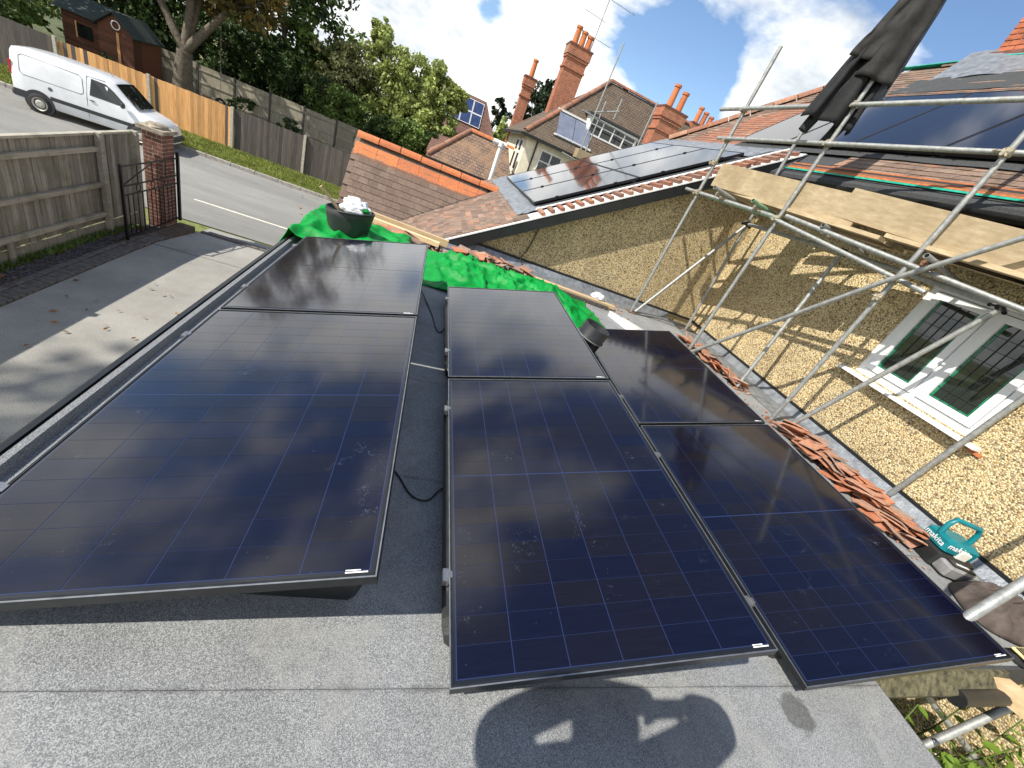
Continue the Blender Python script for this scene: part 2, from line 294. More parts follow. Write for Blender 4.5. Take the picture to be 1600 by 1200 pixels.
# ------------------------------------------------------------------ builders
ORG = {}
def setp(o, label=None, cat=None, group=None, kind=None):
    if label: o['label'] = label
    if cat: o['category'] = cat
    if group: o['group'] = group
    if kind: o['kind'] = kind
    return o
def thing(name, label, cat, loc=(0, 0, 0), group=None):
    o = bpy.data.objects.new(name, None); COL.objects.link(o); o.location = loc; o.empty_display_size = .1
    ORG[o] = Vector(loc); return setp(o, label, cat, group)
def frame_of(d, up=(0, 0, 1)):
    d = Vector(d).normalized(); u = Vector(up)
    if abs(d.dot(u)) > .98: u = Vector((1, 0, 0))
    s = d.cross(u).normalized(); return s, s.cross(d).normalized()
class MB:
    def __init__(s): s.v = []; s.f = []; s.sm = []
    def add(s, vs, fs, smooth=False):
        o = len(s.v); s.v += [tuple(v) for v in vs]; s.f += [tuple(i + o for i in f) for f in fs]; s.sm += [smooth] * len(fs); return s
    def box(s, c, size, mat=None):
        hx, hy, hz = (x / 2 for x in size); c = Vector(c); m = mat or Matrix.Identity(3)
        vs = [c + m @ Vector((x, y, z)) for x in (-hx, hx) for y in (-hy, hy) for z in (-hz, hz)]
        return s.add(vs, [(0, 1, 3, 2), (4, 6, 7, 5), (0, 4, 5, 1), (2, 3, 7, 6), (0, 2, 6, 4), (1, 5, 7, 3)])
    def bb(s, a, b): return s.box([(p + q) / 2 for p, q in zip(a, b)], [abs(q - p) for p, q in zip(a, b)])
    def bevbox(s, c, size, bev, mat=None):
        """box with chamfered vertical and top edges"""
        c = Vector(c); m = mat or Matrix.Identity(3); hx, hy, hz = (x / 2 for x in size); b_ = bev
        def ring(i, z): return [(-hx + i, -hy + i + (b_ if i == 0 else 0), z)] and [(-hx + i + b_, -hy + i, z), (hx - i - b_, -hy + i, z), (hx - i, -hy + i + b_, z), (hx - i, hy - i - b_, z), (hx - i - b_, hy - i, z), (-hx + i + b_, hy - i, z), (-hx + i, hy - i - b_, z), (-hx + i, -hy + i + b_, z)]
        rs = [ring(b_, -hz), ring(0, -hz + b_), ring(0, hz - b_), ring(b_, hz)]
        vs = [c + m @ Vector(p) for r in rs for p in r]; fs = []
        for k in range(3):
            for i in range(8): j = (i + 1) % 8; fs.append((k * 8 + i, k * 8 + j, k * 8 + 8 + j, k * 8 + 8 + i))
        fs.append(tuple(range(7, -1, -1))); fs.append(tuple(range(24, 32))); return s.add(vs, fs)
    def beam(s, a, b, w, h, up=(0, 0, 1)):
        a, b = Vector(a), Vector(b); sd, u = frame_of(b - a, up)
        vs = [p + sd * x + u * y for p in (a, b) for x, y in ((-w / 2, -h / 2), (w / 2, -h / 2), (w / 2, h / 2), (-w / 2, h / 2))]
        return s.add(vs, [(3, 2, 1, 0), (4, 5, 6, 7), (0, 1, 5, 4), (1, 2, 6, 5), (2, 3, 7, 6), (3, 0, 4, 7)])
    def tube(s, a, b, r, n=10, r2=None, hollow=False, smooth=True):
        a, b = Vector(a), Vector(b); r2 = r if r2 is None else r2; sd, u = frame_of(b - a)
        cs = [(math.cos(2 * math.pi * i / n), math.sin(2 * math.pi * i / n)) for i in range(n)]
        vs = [a + sd * x * r + u * y * r for x, y in cs] + [b + sd * x * r2 + u * y * r2 for x, y in cs]
        s.add(vs, [((i + 1) % n, i, n + i, n + (i + 1) % n)[::-1] for i in range(n)], smooth)
        if hollow:
            ri = r * .84; vi = [p + sd * x * ri + u * y * ri for p in (a, b) for x, y in cs]
            o = vs + vi; q = []
            for i in range(n):
                j = (i + 1) % n; q += [(i, j, 2 * n + j, 2 * n + i), (n + j, n + i, 3 * n + i, 3 * n + j), (2 * n + i, 2 * n + j, 3 * n + j, 3 * n + i)]
            s.add(o, q)
        else: s.add(vs, [tuple(range(n)), tuple(range(2 * n - 1, n - 1, -1))])
        return s
    def path(s, pts, r, n=8, rs=None, closed=False):
        pts = [Vector(p) for p in pts]; vs = []; k = len(pts); ref = None
        for i, p in enumerate(pts):
            d = (pts[min(i + 1, k - 1)] - pts[max(i - 1, 0)]); sd, u = frame_of(d)
            if ref is not None:
                u = (ref - d.normalized() * ref.dot(d.normalized())).normalized(); sd = d.normalized().cross(u)
            ref = u; q = rs[i] if rs else r
            vs += [p + sd * math.cos(2 * math.pi * j / n) * q + u * math.sin(2 * math.pi * j / n) * q for j in range(n)]
        fs = [(i * n + j, i * n + (j + 1) % n, i * n + n + (j + 1) % n, i * n + n + j) for i in range(k - 1) for j in range(n)]
        s.add(vs, fs, True); return s.add(vs, [tuple(range(n - 1, -1, -1)), tuple(range((k - 1) * n, k * n))])
    def poly(s, pts, ext):
        """planar polygon extruded by a vector"""
        e = Vector(ext); n = len(pts); vs = [Vector(p) for p in pts] + [Vector(p) + e for p in pts]
        return s.add(vs, [tuple(range(n - 1, -1, -1)), tuple(range(n, 2 * n))] + [(i, (i + 1) % n, n + (i + 1) % n, n + i) for i in range(n)])
    def grid(s, fn, nu, nv, smooth=True, thick=0.0):
        vs = [Vector(fn(i / nu, j / nv)) for i in range(nu + 1) for j in range(nv + 1)]; w = nv + 1
        fs = [(i * w + j, (i + 1) * w + j, (i + 1) * w + j + 1, i * w + j + 1) for i in range(nu) for j in range(nv)]
        return s.add(vs, fs, smooth)
    def lathe(s, prof, c, n=20, smooth=True):
        c = Vector(c); vs = [c + Vector((r * math.cos(2 * math.pi * j / n), r * math.sin(2 * math.pi * j / n), z)) for r, z in prof for j in range(n)]
        return s.add(vs, [(i * n + j, i * n + (j + 1) % n, i * n + n + (j + 1) % n, i * n + n + j) for i in range(len(prof) - 1) for j in range(n)], smooth)
    def build(s, name, mat, parent=None, kind=None, label=None, mods=None):
        if parent is not None: o0 = ORG[parent]
        else:
            n = len(s.v); zs = min(v[2] for v in s.v)
            o0 = Vector((sum(v[0] for v in s.v) / n, sum(v[1] for v in s.v) / n, zs))
        me = bpy.data.meshes.new(name); me.from_pydata([tuple(Vector(v) - o0) for v in s.v], [], s.f)
        me.polygons.foreach_set('use_smooth', s.sm); me.materials.append(MATS[mat]); me.update()
        o = bpy.data.objects.new(name, me); COL.objects.link(o)
        if parent is not None: o.parent = parent
        else: o.location = o0
        ORG[o] = o0; setp(o, label, None, None, kind); return o
def single(mb, name, mat, label, cat, group=None, kind=None):
    return setp(mb.build(name, mat), label, cat, group, kind)
def piece(name, mesh, parent, mw):
    """object that shares mesh data, placed by a world matrix, child of parent"""
    o = bpy.data.objects.new(name, mesh); COL.objects.link(o)
    if parent is not None: o.parent = parent; o.matrix_local = Matrix.Translation(-ORG[parent]) @ mw
    else: o.matrix_world = mw
    return o
def copy_tree(o, parent=None):
    c = o.copy(); COL.objects.link(c); c.parent = parent
    for ch in list(o.children): copy_tree(ch, c)
    return c
def mesh_of(mb, name, mat):
    me = bpy.data.meshes.new(name); me.from_pydata(mb.v, [], mb.f); me.polygons.foreach_set('use_smooth', mb.sm); me.materials.append(MATS[mat]); me.update(); return me
def M4(xa, ya, za, loc): 
    m = Matrix((xa, ya, za)).transposed().to_4x4(); m.translation = loc; return m
def lerp(a, b, t): return Vector(a) * (1 - t) + Vector(b) * t
def rn(a): return random.uniform(-a, a)

# ================================================================== the ground
def gz(x, y):
    if y < 9: return -2.6
    if y < 17: return -2.6 - .82 * (y - 9) / 8
    if y < 24: return -3.42
    if y < 31: return -3.42 + .5 * (y - 24) / 7
    return -2.92
def sheet(name, x0, x1, y0, y1, dz, mat, ny=12, nx=4, kind='structure'):
    m = MB(); m.grid(lambda u, v: (x0 + (x1 - x0) * u, y0 + (y1 - y0) * v, gz(0, y0 + (y1 - y0) * v) + dz), nx, ny, False)
    return setp(m.build(name, mat), kind=kind)
m = MB(); ys = [-300, -20, 0, 9, 17, 24, 31, 60, 150, 700]; xs = [-600, -40, -10, 10, 40, 600]
m.v = [(x, y, gz(x, y) - .03) for x in xs for y in ys]; w = len(ys)
m.f = [(i * w + j, (i + 1) * w + j, (i + 1) * w + j + 1, i * w + j + 1) for i in range(len(xs) - 1) for j in range(w - 1)]; m.sm = [False] * len(m.f)
setp(m.build('ground', 'grass_ground'), kind='structure')
drive = sheet('driveway', -4.86, -1.25, -6, 11.35, 0, 'asphalt', 24)
sheet('drive_apron', -4.86, 6, 9.02, 11.36, -.004, 'asphalt', 10)
sheet('road', -70, 60, 11.5, 20.62, -.004, 'road_asphalt', 24)
sheet('grass_verge', -70, 60, 20.75, 23.9, .08, 'grass_ground', 6)
sheet('garden_ground', -70, 60, 23.95, 60, .02, 'grass_shade', 16)
mb = MB(); mb.bb((-4.86, 11.35, -3.2), (-4.85, 11.36, -3.1))
# pale setts across the mouth of the drive
m = mesh_of(MB().box((0, 0, 0), (.2, .1, .06)), 'paver', 'kerb_stone')
th = setp(MB().bb((-6.4, 13.92, gz(0, 13.95) - .05), (-.6, 14.0, gz(0, 13.95) + .006)).build('road_edge_line', 'road_line'), kind='structure')
edging = setp(MB().bb((-5.16, -4, -2.9), (-4.862, 10.6, -2.63)).build('paver_edging', 'soil'), kind='structure')
pm = mesh_of(MB().bevbox((0, 0, 0), (.2, .096, .06), .008), 'paver', 'paver')
for i in range(66):
    y = 3.9 + i * .1005
    piece('paver', pm, edging, M4(Vector((1, .04 + rn(.03), 0)).normalized(), Vector((-.04, 1, 0)).normalized(), Vector((0, 0, 1)), (-4.97 + rn(.008), y, gz(0, y) + .0 + rn(.006))))
    if i % 2: piece('paver', pm, edging, M4(Vector((0, 1, 0)), Vector((-1, 0, 0)), Vector((0, 0, 1)), (-5.135 + rn(.006), y - .05, gz(0, y) + rn(.006))))
for i in range(26):
    x = -4.7 + i * .205
    for k in range(2):
        piece('paver', pm, edging, M4(Vector((1, rn(.02), 0)).normalized(), Vector((0, 1, 0)), Vector((0, 0, 1)), (x + k * .1, 10.75 + k * .105, gz(0, 10.75 + .1 * k) + .012)))
m = MB()
for i in range(1900):
    y = random.uniform(3.5, 10.2); x = random.uniform(-5.52, -5.2); a = random.random() * 6; s = random.uniform(.018, .045)
    rot = Matrix.Rotation(a, 3, 'Z') @ Matrix.Rotation(rn(.7), 3, 'X'); m.box((x, y, gz(x, y) + .01), (s, s * .7, s * .35), rot)
setp(m.build('slate_chippings', 'slate_chip'), 'strip of dark slate chippings along the foot of the weathered drive fence', 'gravel', kind='stuff')
sheet('chipping_bed', -5.56, -5.16, 2, 10.2, .0, 'soil', 8)
kerbm = mesh_of(MB().bevbox((0, 0, 0), (.9, .12, .2), .015), 'kerb', 'kerb_stone')
kerb = setp(MB().bb((-70, 20.63, -3.6), (60, 20.74, -3.45)).build('kerb', 'kerb_stone'), kind='structure')
for i in range(24): piece('kerb_block', kerbm, kerb, Matrix.Translation((-20.4 + i * .912, 20.685, -3.385)))
def grass(name, label, x0, x1, y0, y1, n, h, zoff, mat='grass_blade'):
    m = MB()
    for i in range(n):
        x = random.uniform(x0, x1); y = random.uniform(y0, y1); z = gz(x, y) + zoff; a = random.random() * 6.3; w_ = .012 + random.random() * .012
        hh = h * random.uniform(.5, 1.3); dx, dy = math.cos(a) * w_, math.sin(a) * w_; lx, ly = rn(hh * .6), rn(hh * .6)
        m.v += [(x - dx, y - dy, z), (x + dx, y + dy, z), (x + lx, y + ly, z + hh)]; k = len(m.v); m.f.append((k - 3, k - 2, k - 1)); m.sm.append(False)
    return setp(m.build(name, mat), label, 'grass', kind='stuff')
grass('verge_grass', 'rough sunlit grass verge between kerb and garden fence', -17.6, -3, 20.8, 23.7, 30000, .09, .08)
grass('fence_foot_grass', 'grass and moss at the foot of the weathered drive fence', -5.58, -5.42, 3, 9.8, 1800, .09, 0, 'leaf_mid')
m = MB()
for i in range(170):
    c = random.choice([(-5.2, 9.5, .4), (-5.1, 8.8, .35), (-5.3, 6.3, .3), (-9, 20.4, 1.2), (-5, 20.4, 1.0), (-4, 6, 1.6)]); x = c[0] + random.gauss(0, c[2] * .5); y = c[1] + random.gauss(0, c[2] * .5)
    rot = Matrix.Rotation(random.random() * 6, 3, 'Z') @ Matrix.Rotation(rn(.5), 3, 'X'); s = random.uniform(.02, .05)
    m.add([Vector((x, y, gz(x, y) + .03)) + rot @ Vector(p) * s for p in ((-1, 0, 0), (0, -.5, .1), (1, 0, 0), (0, .5, .1))], [(0, 1, 2, 3)])
setp(m.build('fallen_leaves', 'leaf_fallen'), 'scattered brown fallen leaves on drive and road edge', 'leaves', kind='stuff')

# ================================================================== the house that carries the flat roof
house = thing('house', 'cream pebbledashed house with flat felt roof, tiled roofs and leaded white window', 'house', (2, 3, -2.6))
XL, XR, XW, YW = -1.14, 2.66, 5.15, 6.35
deck = MB()
deck.poly([(XL, -2.6, -.22), (XR, -2.6, -.22), (XR, .62, -.22), (XW, .62, -.22), (XW, YW, -.22), (.35, YW, -.22), (.35, 5.25, -.22), (XL, 5.25, -.22)], (0, 0, .215))
deck = deck.build('flat_roof', 'felt_dark', house)
seam = [-2.6, -1.23, -.345, .538, 1.43, 2.315, 3.195, 4.08, 4.965, 5.25]
for a, c in zip(seam, seam[1:]):
    xr = XR - .012 if a < .6 else 4.62
    MB().bb((XL + .03, a + .0009, -.004), (xr, c - .0009, .0)).build('felt_sheet', 'roof_felt', deck)
MB().bb((.36, 5.255, -.004), (4.62, YW - .42, -.001)).build('felt_sheet', 'roof_felt', deck)
# raised edge along the drive
MB().poly([(XL + .048, -2.6, .0), (XL + .034, -2.6, .036), (XL + .012, -2.6, .042), (XL + .008, -2.6, -.05)], (0, 7.85, 0)).build('edge_kerb', 'felt_edge', deck)
MB().poly([(XL + .006, -2.6, .050), (XL - .012, -2.6, .050), (XL - .050, -2.6, .01), (XL - .055, -2.6, -.16), (XL + .006, -2.6, -.2)], (0, 7.85, 0)).build('fascia_trim', 'black_trim', deck)
mg = MB(); mg.tube((XL - .10, -2.6, -.13), (XL - .10, 5.2, -.15), .045, 10); mg.build('gutter', 'black_plastic', house)
MB().bb((XL + .02, -2.6, -2.6), (XL + .25, 5.2, -.23)).build('side_wall', 'cream_render', house)
MB().bb((XL + .26, 5.0, -2.6), (.34, 5.2, -.23)).build('front_wall', 'cream_render', house)
# lead box gutter along both walls
MB().poly([(4.625, .65, .003), (4.70, .65, .02), (5.05, .65, .012), (5.12, .65, .10), (5.148, .65, .10), (5.148, .65, -.003)], (0, 5.2, 0)).build('flashing', 'lead_sheet', house)
MB().poly([(.4, YW - .415, .003), (.4, YW - .34, .02), (.4, YW - .09, .012), (.4, YW - .03, .10), (.4, YW - .004, .10), (.4, YW - .004, -.003)], (4.2, 0, 0)).build('flashing', 'lead_sheet', house)
mt = MB(); mt.bb((5.125, .5, .1), (5.149, 6.32, .135)); mt.build('render_stop', 'black_trim', house)
mt = MB(); mt.bb((.5, 6.325, .1), (5.124, 6.349, .135)); mt.build('render_stop', 'black_trim', house)
# near wall, built round its window opening
WY0, WY1, WZ0, WZ1 = 2.14, 3.40, .86, 1.98
for nm_, a, c in (('pebbledash_wall', (XW, -1.5, -2.6), (5.45, WY0, 2.58)), ('pebbledash_wall', (XW, WY1, -2.6), (5.45, YW + .25, 2.58)),
                  ('pebbledash_wall', (XW, WY0, -2.6), (5.45, WY1, WZ0)), ('pebbledash_wall', (XW, WY0, WZ1), (5.45, WY1, 2.58))):
    MB().bb(a, c).build(nm_, 'pebbledash', house)
AZ = lambda x: -.20 + .629 * x
CZ = lambda x: -1.61 + .9 * x
BZ = lambda y: .63 - 1.2 * abs(9.3 - y)
MB().poly([(-.2, YW, -2.6), (XW - .002, YW, -2.6), (XW - .002, YW, AZ(XW) - .10), (-.2, YW, AZ(-.2) - .10)], (0, .24, 0)).build('pebbledash_wall', 'pebbledash', house)
# window with two leaded casements
win = MB(); fx0, fx1 = XW + .03, XW + .11
for a, c in (((fx0, WY0, WZ0), (fx1, WY0 + .075, WZ1)), ((fx0, WY1 - .075, WZ0), (fx1, WY1, WZ1)), ((fx0, WY0 + .075, WZ0), (fx1, WY1 - .075, WZ0 + .07)), ((fx0, WY0 + .075, WZ1 - .07), (fx1, WY1 - .075, WZ1)), ((fx0, 2.745, WZ0 + .07), (fx1, 2.795, WZ1 - .07))): win.bb(a, c)
win = win.build('window', 'upvc_white', house, label='white plastic window with two green-bordered leaded casements')
ms = MB(); ms.poly([(XW - .11, 2.02, WZ0 - .05), (XW - .11, 2.02, WZ0 - .028), (XW + .12, 2.02, WZ0 - .004), (XW + .12, 2.02, WZ0 - .055)], (0, 1.5, 0)); ms.build('sill', 'upvc_white', win)
ms = MB(); ms.bb((XW - .02, 1.98, WZ0 - .09), (XW + .1, 2.09, WZ0 - .058)); ms.build('sill_packer', 'ridge_orange', win)
for y0, y1 in ((2.222, 2.738), (2.802, 3.318)):
    z0, z1 = WZ0 + .078, WZ1 - .078; c = MB(); q = .068; xa, xb = XW + .012, XW + .075
    c.bb((xa, y0, z0), (xb, y0 + q, z1)); c.bb((xa, y1 - q, z0), (xb, y1, z1)); c.bb((xa, y0 + q, z0), (xb, y1 - q, z0 + q)); c.bb((xa, y0 + q, z1 - q), (xb, y1 - q, z1))
    c.build('casement_frame', 'upvc_white', win)
    a0, a1, e0, e1 = y0 + q, y1 - q, z0 + q, z1 - q
    MB().bb((XW + .042, a0, e0), (XW + .05, a1, e1)).build('pane', 'window_glass', win)
    g = MB(); t = .022
    for p0, p1, r0, r1 in ((a0 + .006, a0 + .006 + t, e0, e1), (a1 - .006 - t, a1 - .006, e0, e1)): g.bb((XW + .037, p0, r0), (XW + .0405, p1, r1))
    g.bb((XW + .037, a0 + .03, e0 + .004), (XW + .0405, a1 - .03, e0 + .018)); g.build('green_border', 'glass_green', win)
    lc = MB()
    for k in range(1, 4): y = a0 + .03 + (a1 - a0 - .06) * k / 4; lc.bb((XW + .033, y - .003, e0), (XW + .0365, y + .003, e1))
    for k in range(1, 7): z = e0 + (e1 - e0) * k / 7; lc.bb((XW + .033, a0, z - .003), (XW + .0365, a1, z + .003))
    lc.build('leading', 'lead_came', win)
MB().bb((5.25, WY0, WZ0), (5.27, WY1, WZ1)).build('opening_back', 'felt_dark', win)  # plain dark sheet closing the opening behind the panes

# ---- tiled slopes
TILES = []
def slope(name, mat, P0, U, D, nu, nd, inside, tw=.168, gauge=.1, jit=.004):
    """U along the course, D down the slope; P0 top corner; collects tiles"""
    U = Vector(U).normalized(); D = Vector(D).normalized(); Nn = U.cross(D); Nn = Nn if Nn.z > 0 else -Nn
    for r in range(nd):
        for k in range(nu):
            p = Vector(P0) + U * (tw * (k + (.5 if r % 2 else 0))) + D * (gauge * r)
            if not inside(p.x, p.y): continue
            a = R(4.2) + rn(.012); ya = (D * math.cos(a) + Nn * math.sin(-a) * -1).normalized()
            ya = (ya + U * rn(.012)).normalized(); za = (Nn - ya * Nn.dot(ya)).normalized(); xa = ya.cross(za)
            TILES.append((name, mat, M4(xa, ya, za, p + Nn * (.012 + rn(jit * .5)))))
tile_box = {}
def tile_mesh(mat):
    if mat not in tile_box: tile_box[mat] = mesh_of(MB().box((0, -.0, 0), (.165, .245, .016)), 'roof_tile', mat)
    return tile_box[mat]
def roof_deck(name, pts, th, mat='felt_dark'): return MB().poly(pts, (0, 0, -th)).build(name, mat, house)
DA = Vector((-1, 0, -.629)); DC = Vector((-1, 0, -.9)); DB = Vector((0, -1, -1.2))
deckA = roof_deck('side_roof_slope', [(-.95, 6.19, AZ(-.95)), (5.2, 6.19, AZ(5.2)), (5.2, 11.2, AZ(5.2)), (-.95, 11.2, AZ(-.95))], .08)
deckC = roof_deck('main_roof_slope', [(4.72, -1.6, CZ(4.72)), (7.6, -1.6, CZ(7.6)), (7.6, 8.8, CZ(7.6)), (5.1, 10.75, CZ(5.1)), (4.72, 10.75, CZ(4.72))], .09)
roof_deck('main_roof_back', [(7.6, -1.6, CZ(7.6)), (10.6, -1.6, 2.5), (10.6, 10.8, 2.5), (7.6, 8.8, CZ(7.6))], .09, 'tile_brown')
deckB = roof_deck('porch_roof_slope', [(-1.5, 9.3, .63), (1.4, 9.3, .63), (1.4, 7.6, BZ(7.6)), (-1.5, 7.6, BZ(7.6))], .08)
roof_deck('porch_roof_back', [(-1.5, 9.3, .63), (1.4, 9.3, .63), (1.4, 11, BZ(11)), (-1.5, 11, BZ(11))], .08, 'tile_brown')
MB().poly([(-1.42, 7.7, -2.9), (-1.42, 10.9, -2.9), (-1.42, 10.9, BZ(10.9) - .1), (-1.42, 9.3, .5), (-1.42, 7.7, BZ(7.7) - .1)], (.2, 0, 0)).build('porch_gable_wall', 'brick_dull', house)
MB().bb((-.9, 6.7, -2.8), (-.7, 11, -1.0)).build('front_wall', 'cream_render', house)
inB = lambda x, y: -1.52 < x < 1.5 and 7.55 < y < 9.26 and BZ(y) > AZ(x) - .02
inA = lambda x, y: -.95 < x < 5.1 and 6.24 < y < 11.2 and AZ(x) > BZ(y) - .01 and not (1.42 < x and y < 10.95)
slope('porch_roof_slope', 'tile_brown', (-1.46, 9.22, BZ(9.22)), (1, 0, 0), DB, 19, 20, inB, gauge=.135, jit=.001)
slope('side_roof_slope', 'tile_mixed', (1.40, 6.30, AZ(1.40)), (0, 1, 0), DA, 29, 29, inA)
inC = lambda x, y: 4.78 < x < 7.58 and -1.5 < y < (8.8 + (7.6 - x) / 2.35 * 1.8 - .05) and not (5.22 < x < 6.55 and y < 8.06)
slope('main_roof_slope', 'tile_red', (5.20, 10.7, CZ(5.20)), (0, -1, 0), DC, 26, 6, lambda x, y: inC(x, y) and y > 5.4)
slope('main_roof_slope', 'tile_mixed', (5.20, 10.7, CZ(5.20)), (0, -1, 0), DC, 76, 5, lambda x, y: inC(x, y) and y <= 5.4)
slope('main_roof_slope', 'tile_red', (6.55, 11.2, CZ(6.55)), (0, -1, 0), DC, 22, 18, lambda x, y: inC(x, y) and y < (8.8 + (7.6 - x) / 2.35 * 1.8 - .55))
slope('main_roof_slope', 'tile_mixed', (7.56, 11.2, CZ(7.56)), (0, -1, 0), DC, 76, 32, lambda x, y: inC(x, y) and (x > 6.55 and y < 8.1 or y >= (8.8 + (7.6 - x) / 2.35 * 1.8 - .55)))
DECK = {'porch_roof_slope': deckB, 'side_roof_slope': deckA, 'main_roof_slope': deckC}
camp = Vector((0, 0, 1.49))
TILES.sort(key=lambda t: (t[2].translation - camp).length)
rest = {}
for i, (dk, mat, mw) in enumerate(TILES):
    if i < 300: piece('roof_tile', tile_mesh(mat), DECK[dk], mw)
    else:
        q = rest.setdefault((dk, mat), MB()); me = tile_mesh(mat)
        q.add([mw @ v.co for v in me.vertices], [tuple(p.vertices) for p in me.polygons])
for (dk, mat), q in rest.items(): q.build('roof_tiles', mat, DECK[dk], kind='stuff')
# ridge and hip tiles
def ridge_run(parent, a, b_, n, mat='ridge_orange', r=.105, wing=.12, slope_l=None):
    a, b_ = Vector(a), Vector(b_)
    for i in range(n):
        p, q = lerp(a, b_, i / n), lerp(a, b_, (i + .965) / n); sd, u = frame_of(q - p); k = 9; m = MB(); rr = r * (1 + rn(.03)); lift = u * rn(.006)
        for rad, flip in ((rr, False), (rr - .016, True)):
            vs = [w_ + lift + sd * math.cos(math.pi * j / (k - 1)) * rad + u * (math.sin(math.pi * j / (k - 1)) * rad - .035) for w_ in (p, q) for j in range(k)]
            m.add(vs, [(j, j + 1, k + j + 1, k + j) if not flip else (k + j, k + j + 1, j + 1, j) for j in range(k - 1)], True)
        m.build('ridge_tile', mat, parent)
ridge_run(deckB, (-1.52, 9.3, .66), (1.36, 9.3, .66), 7)
mt = MB()
for i in range(7):
    x0 = -1.52 + i * .412; y1 = 9.19; y0 = 9.03
    mt.poly([(x0, y1, BZ(y1) + .05), (x0 + .405, y1, BZ(y1) + .05), (x0 + .405, y0, BZ(y0) + .04), (x0, y0, BZ(y0) + .04)], (0, .012, -.016))
mt.build('ridge_apron', 'ridge_orange', deckB)
ridge_run(deckC, (7.6, 8.8, 5.28), (5.12, 10.72, 3.07), 9, 'tile_red')
ridge_run(deckC, (7.62, -1.5, 5.27), (7.62, 7.5, 5.27), 22, 'tile_brown', .09)
MB().beam((7.58, 3, 5.29), (7.58, 8.7, 5.28), .12, .012).build('ridge_membrane', 'teal_membrane', deckC)
# valley gutter between porch roof and side roof, lead soakers beside the panels
va = [Vector(((BZ(y) + .20) / .629, y, BZ(y) + .025)) for y in (7.95, 8.4, 8.85, 9.25)]
MB().path(va, .018, 6).build('valley_lead', 'lead_came', deckA)
def on_slope(fn, x, y, h): return (x, y, fn(x) + h)
def slope_sheet(name, fn, x0, x1, y0, y1, h, mat, parent, amp=0.0, nu=10, nv=10):
    m = MB(); m.grid(lambda u, v: (x0 + (x1 - x0) * u, y0 + (y1 - y0) * v, fn(x0 + (x1 - x0) * u) + h + amp * mnoise.noise((u * 6, v * 14, x0))), nu, nv); return m.build(name, mat, parent)
slope_sheet('lead_flashing', AZ, 1.36, 1.70, 6.52, 10.95, .040, 'lead_sheet', deckA, .018, 12, 60)
slope_sheet('lead_flashing', AZ, 4.70, 5.18, 6.3, 10.95, .035, 'lead_sheet', deckA, .006)
slope_sheet('panel_flashing', AZ, 1.56, 5.0, 6.60, 6.84, .036, 'felt_dark', deckA, .004)
slope_sheet('panel_flashing', CZ, 5.12, 5.24, 1, 8.06, .055, 'felt_dark', deckC, .012, 4, 50)
# verge: bargeboard, white undercloak, lifted tile ends
MB().poly([(.2, 6.2, AZ(.2) - .19), (5.05, 6.2, AZ(5.05) - .19), (5.05, 6.2, AZ(5.05) - .03), (.2, 6.2, AZ(.2) - .03)], (0, -.03, 0)).build('bargeboard', 'black_trim', deckA)
MB().poly([(.25, 6.21, AZ(.25) - .10), (5.0, 6.21, AZ(5.0) - .10), (5.0, 6.35, AZ(5.0) - .10), (.25, 6.35, AZ(.25) - .10)], (0, 0, -.03)).build('soffit', 'felt_dark', deckA)
MB().poly([(.3, 6.165, AZ(.3) + .006), (5.12, 6.165, AZ(5.12) + .006), (5.12, 6.56, AZ(5.12) + .006), (.3, 6.56, AZ(.3) + .006)], (0, 0, -.02)).build('undercloak', 'verge_white', deckA)
MB().poly([(1.62, 6.56, AZ(1.62) + .06), (5.12, 6.56, AZ(5.12) + .06), (5.12, 6.61, AZ(5.12) + .06), (1.62, 6.61, AZ(1.62) + .06)], (0, 0, -.02)).build('verge_trim', 'verge_white', deckA)
vm = mesh_of(MB().box((0, 0, 0), (.06, .34, .045)), 'verge_tile', 'tile_red')
ux = Vector((1, 0, .629)).normalized(); un = Vector((-.629, 0, 1)).normalized()
for i in range(27):
    x = 1.66 + i * .128
    if x > 5.0: break
    piece('verge_tile', vm, deckA, M4(ux, Vector((0, 1, 0)).cross(un).cross(un) * -1 if False else Vector((0, 1, 0)), un, Vector((x, 6.355 + rn(.008), AZ(x) + .036))))
# eave of the main roof: gutter, exposed battens and membrane
MB().bb((4.76, -1.5, 2.36), (4.80, 6.18, 2.60)).build('fascia_board', 'black_trim', house)
MB().bb((4.80, -1.5, 2.36), (5.15, 6.18, 2.38)).build('soffit_board', 'black_trim', house)
gm = MB(); k = 9
for rad, fl in ((.062, 0), (.056, 1)):
    vs = [(4.69 + math.cos(math.pi + math.pi * j / (k - 1)) * rad, y, 2.575 + math.sin(math.pi + math.pi * j / (k - 1)) * rad) for y in (-1.5, 6.15) for j in range(k)]
    gm.add(vs, [(j, j + 1, k + j + 1, k + j) for j in range(k - 1)], True)
gm.build('gutter', 'black_plastic', house)
for x, mt_ in ((4.757, 'teal_membrane'), (4.785, 'ridge_orange'), (4.815, 'tile_red'), (4.845, 'felt_dark'), (4.868, 'ridge_orange')):
    MB().beam((x, -1.4, CZ(x) + .05), (x, 6.0, CZ(x) + .05), .008 if mt_ == 'teal_membrane' else .02, .018).build('eave_batten', mt_, deckC)
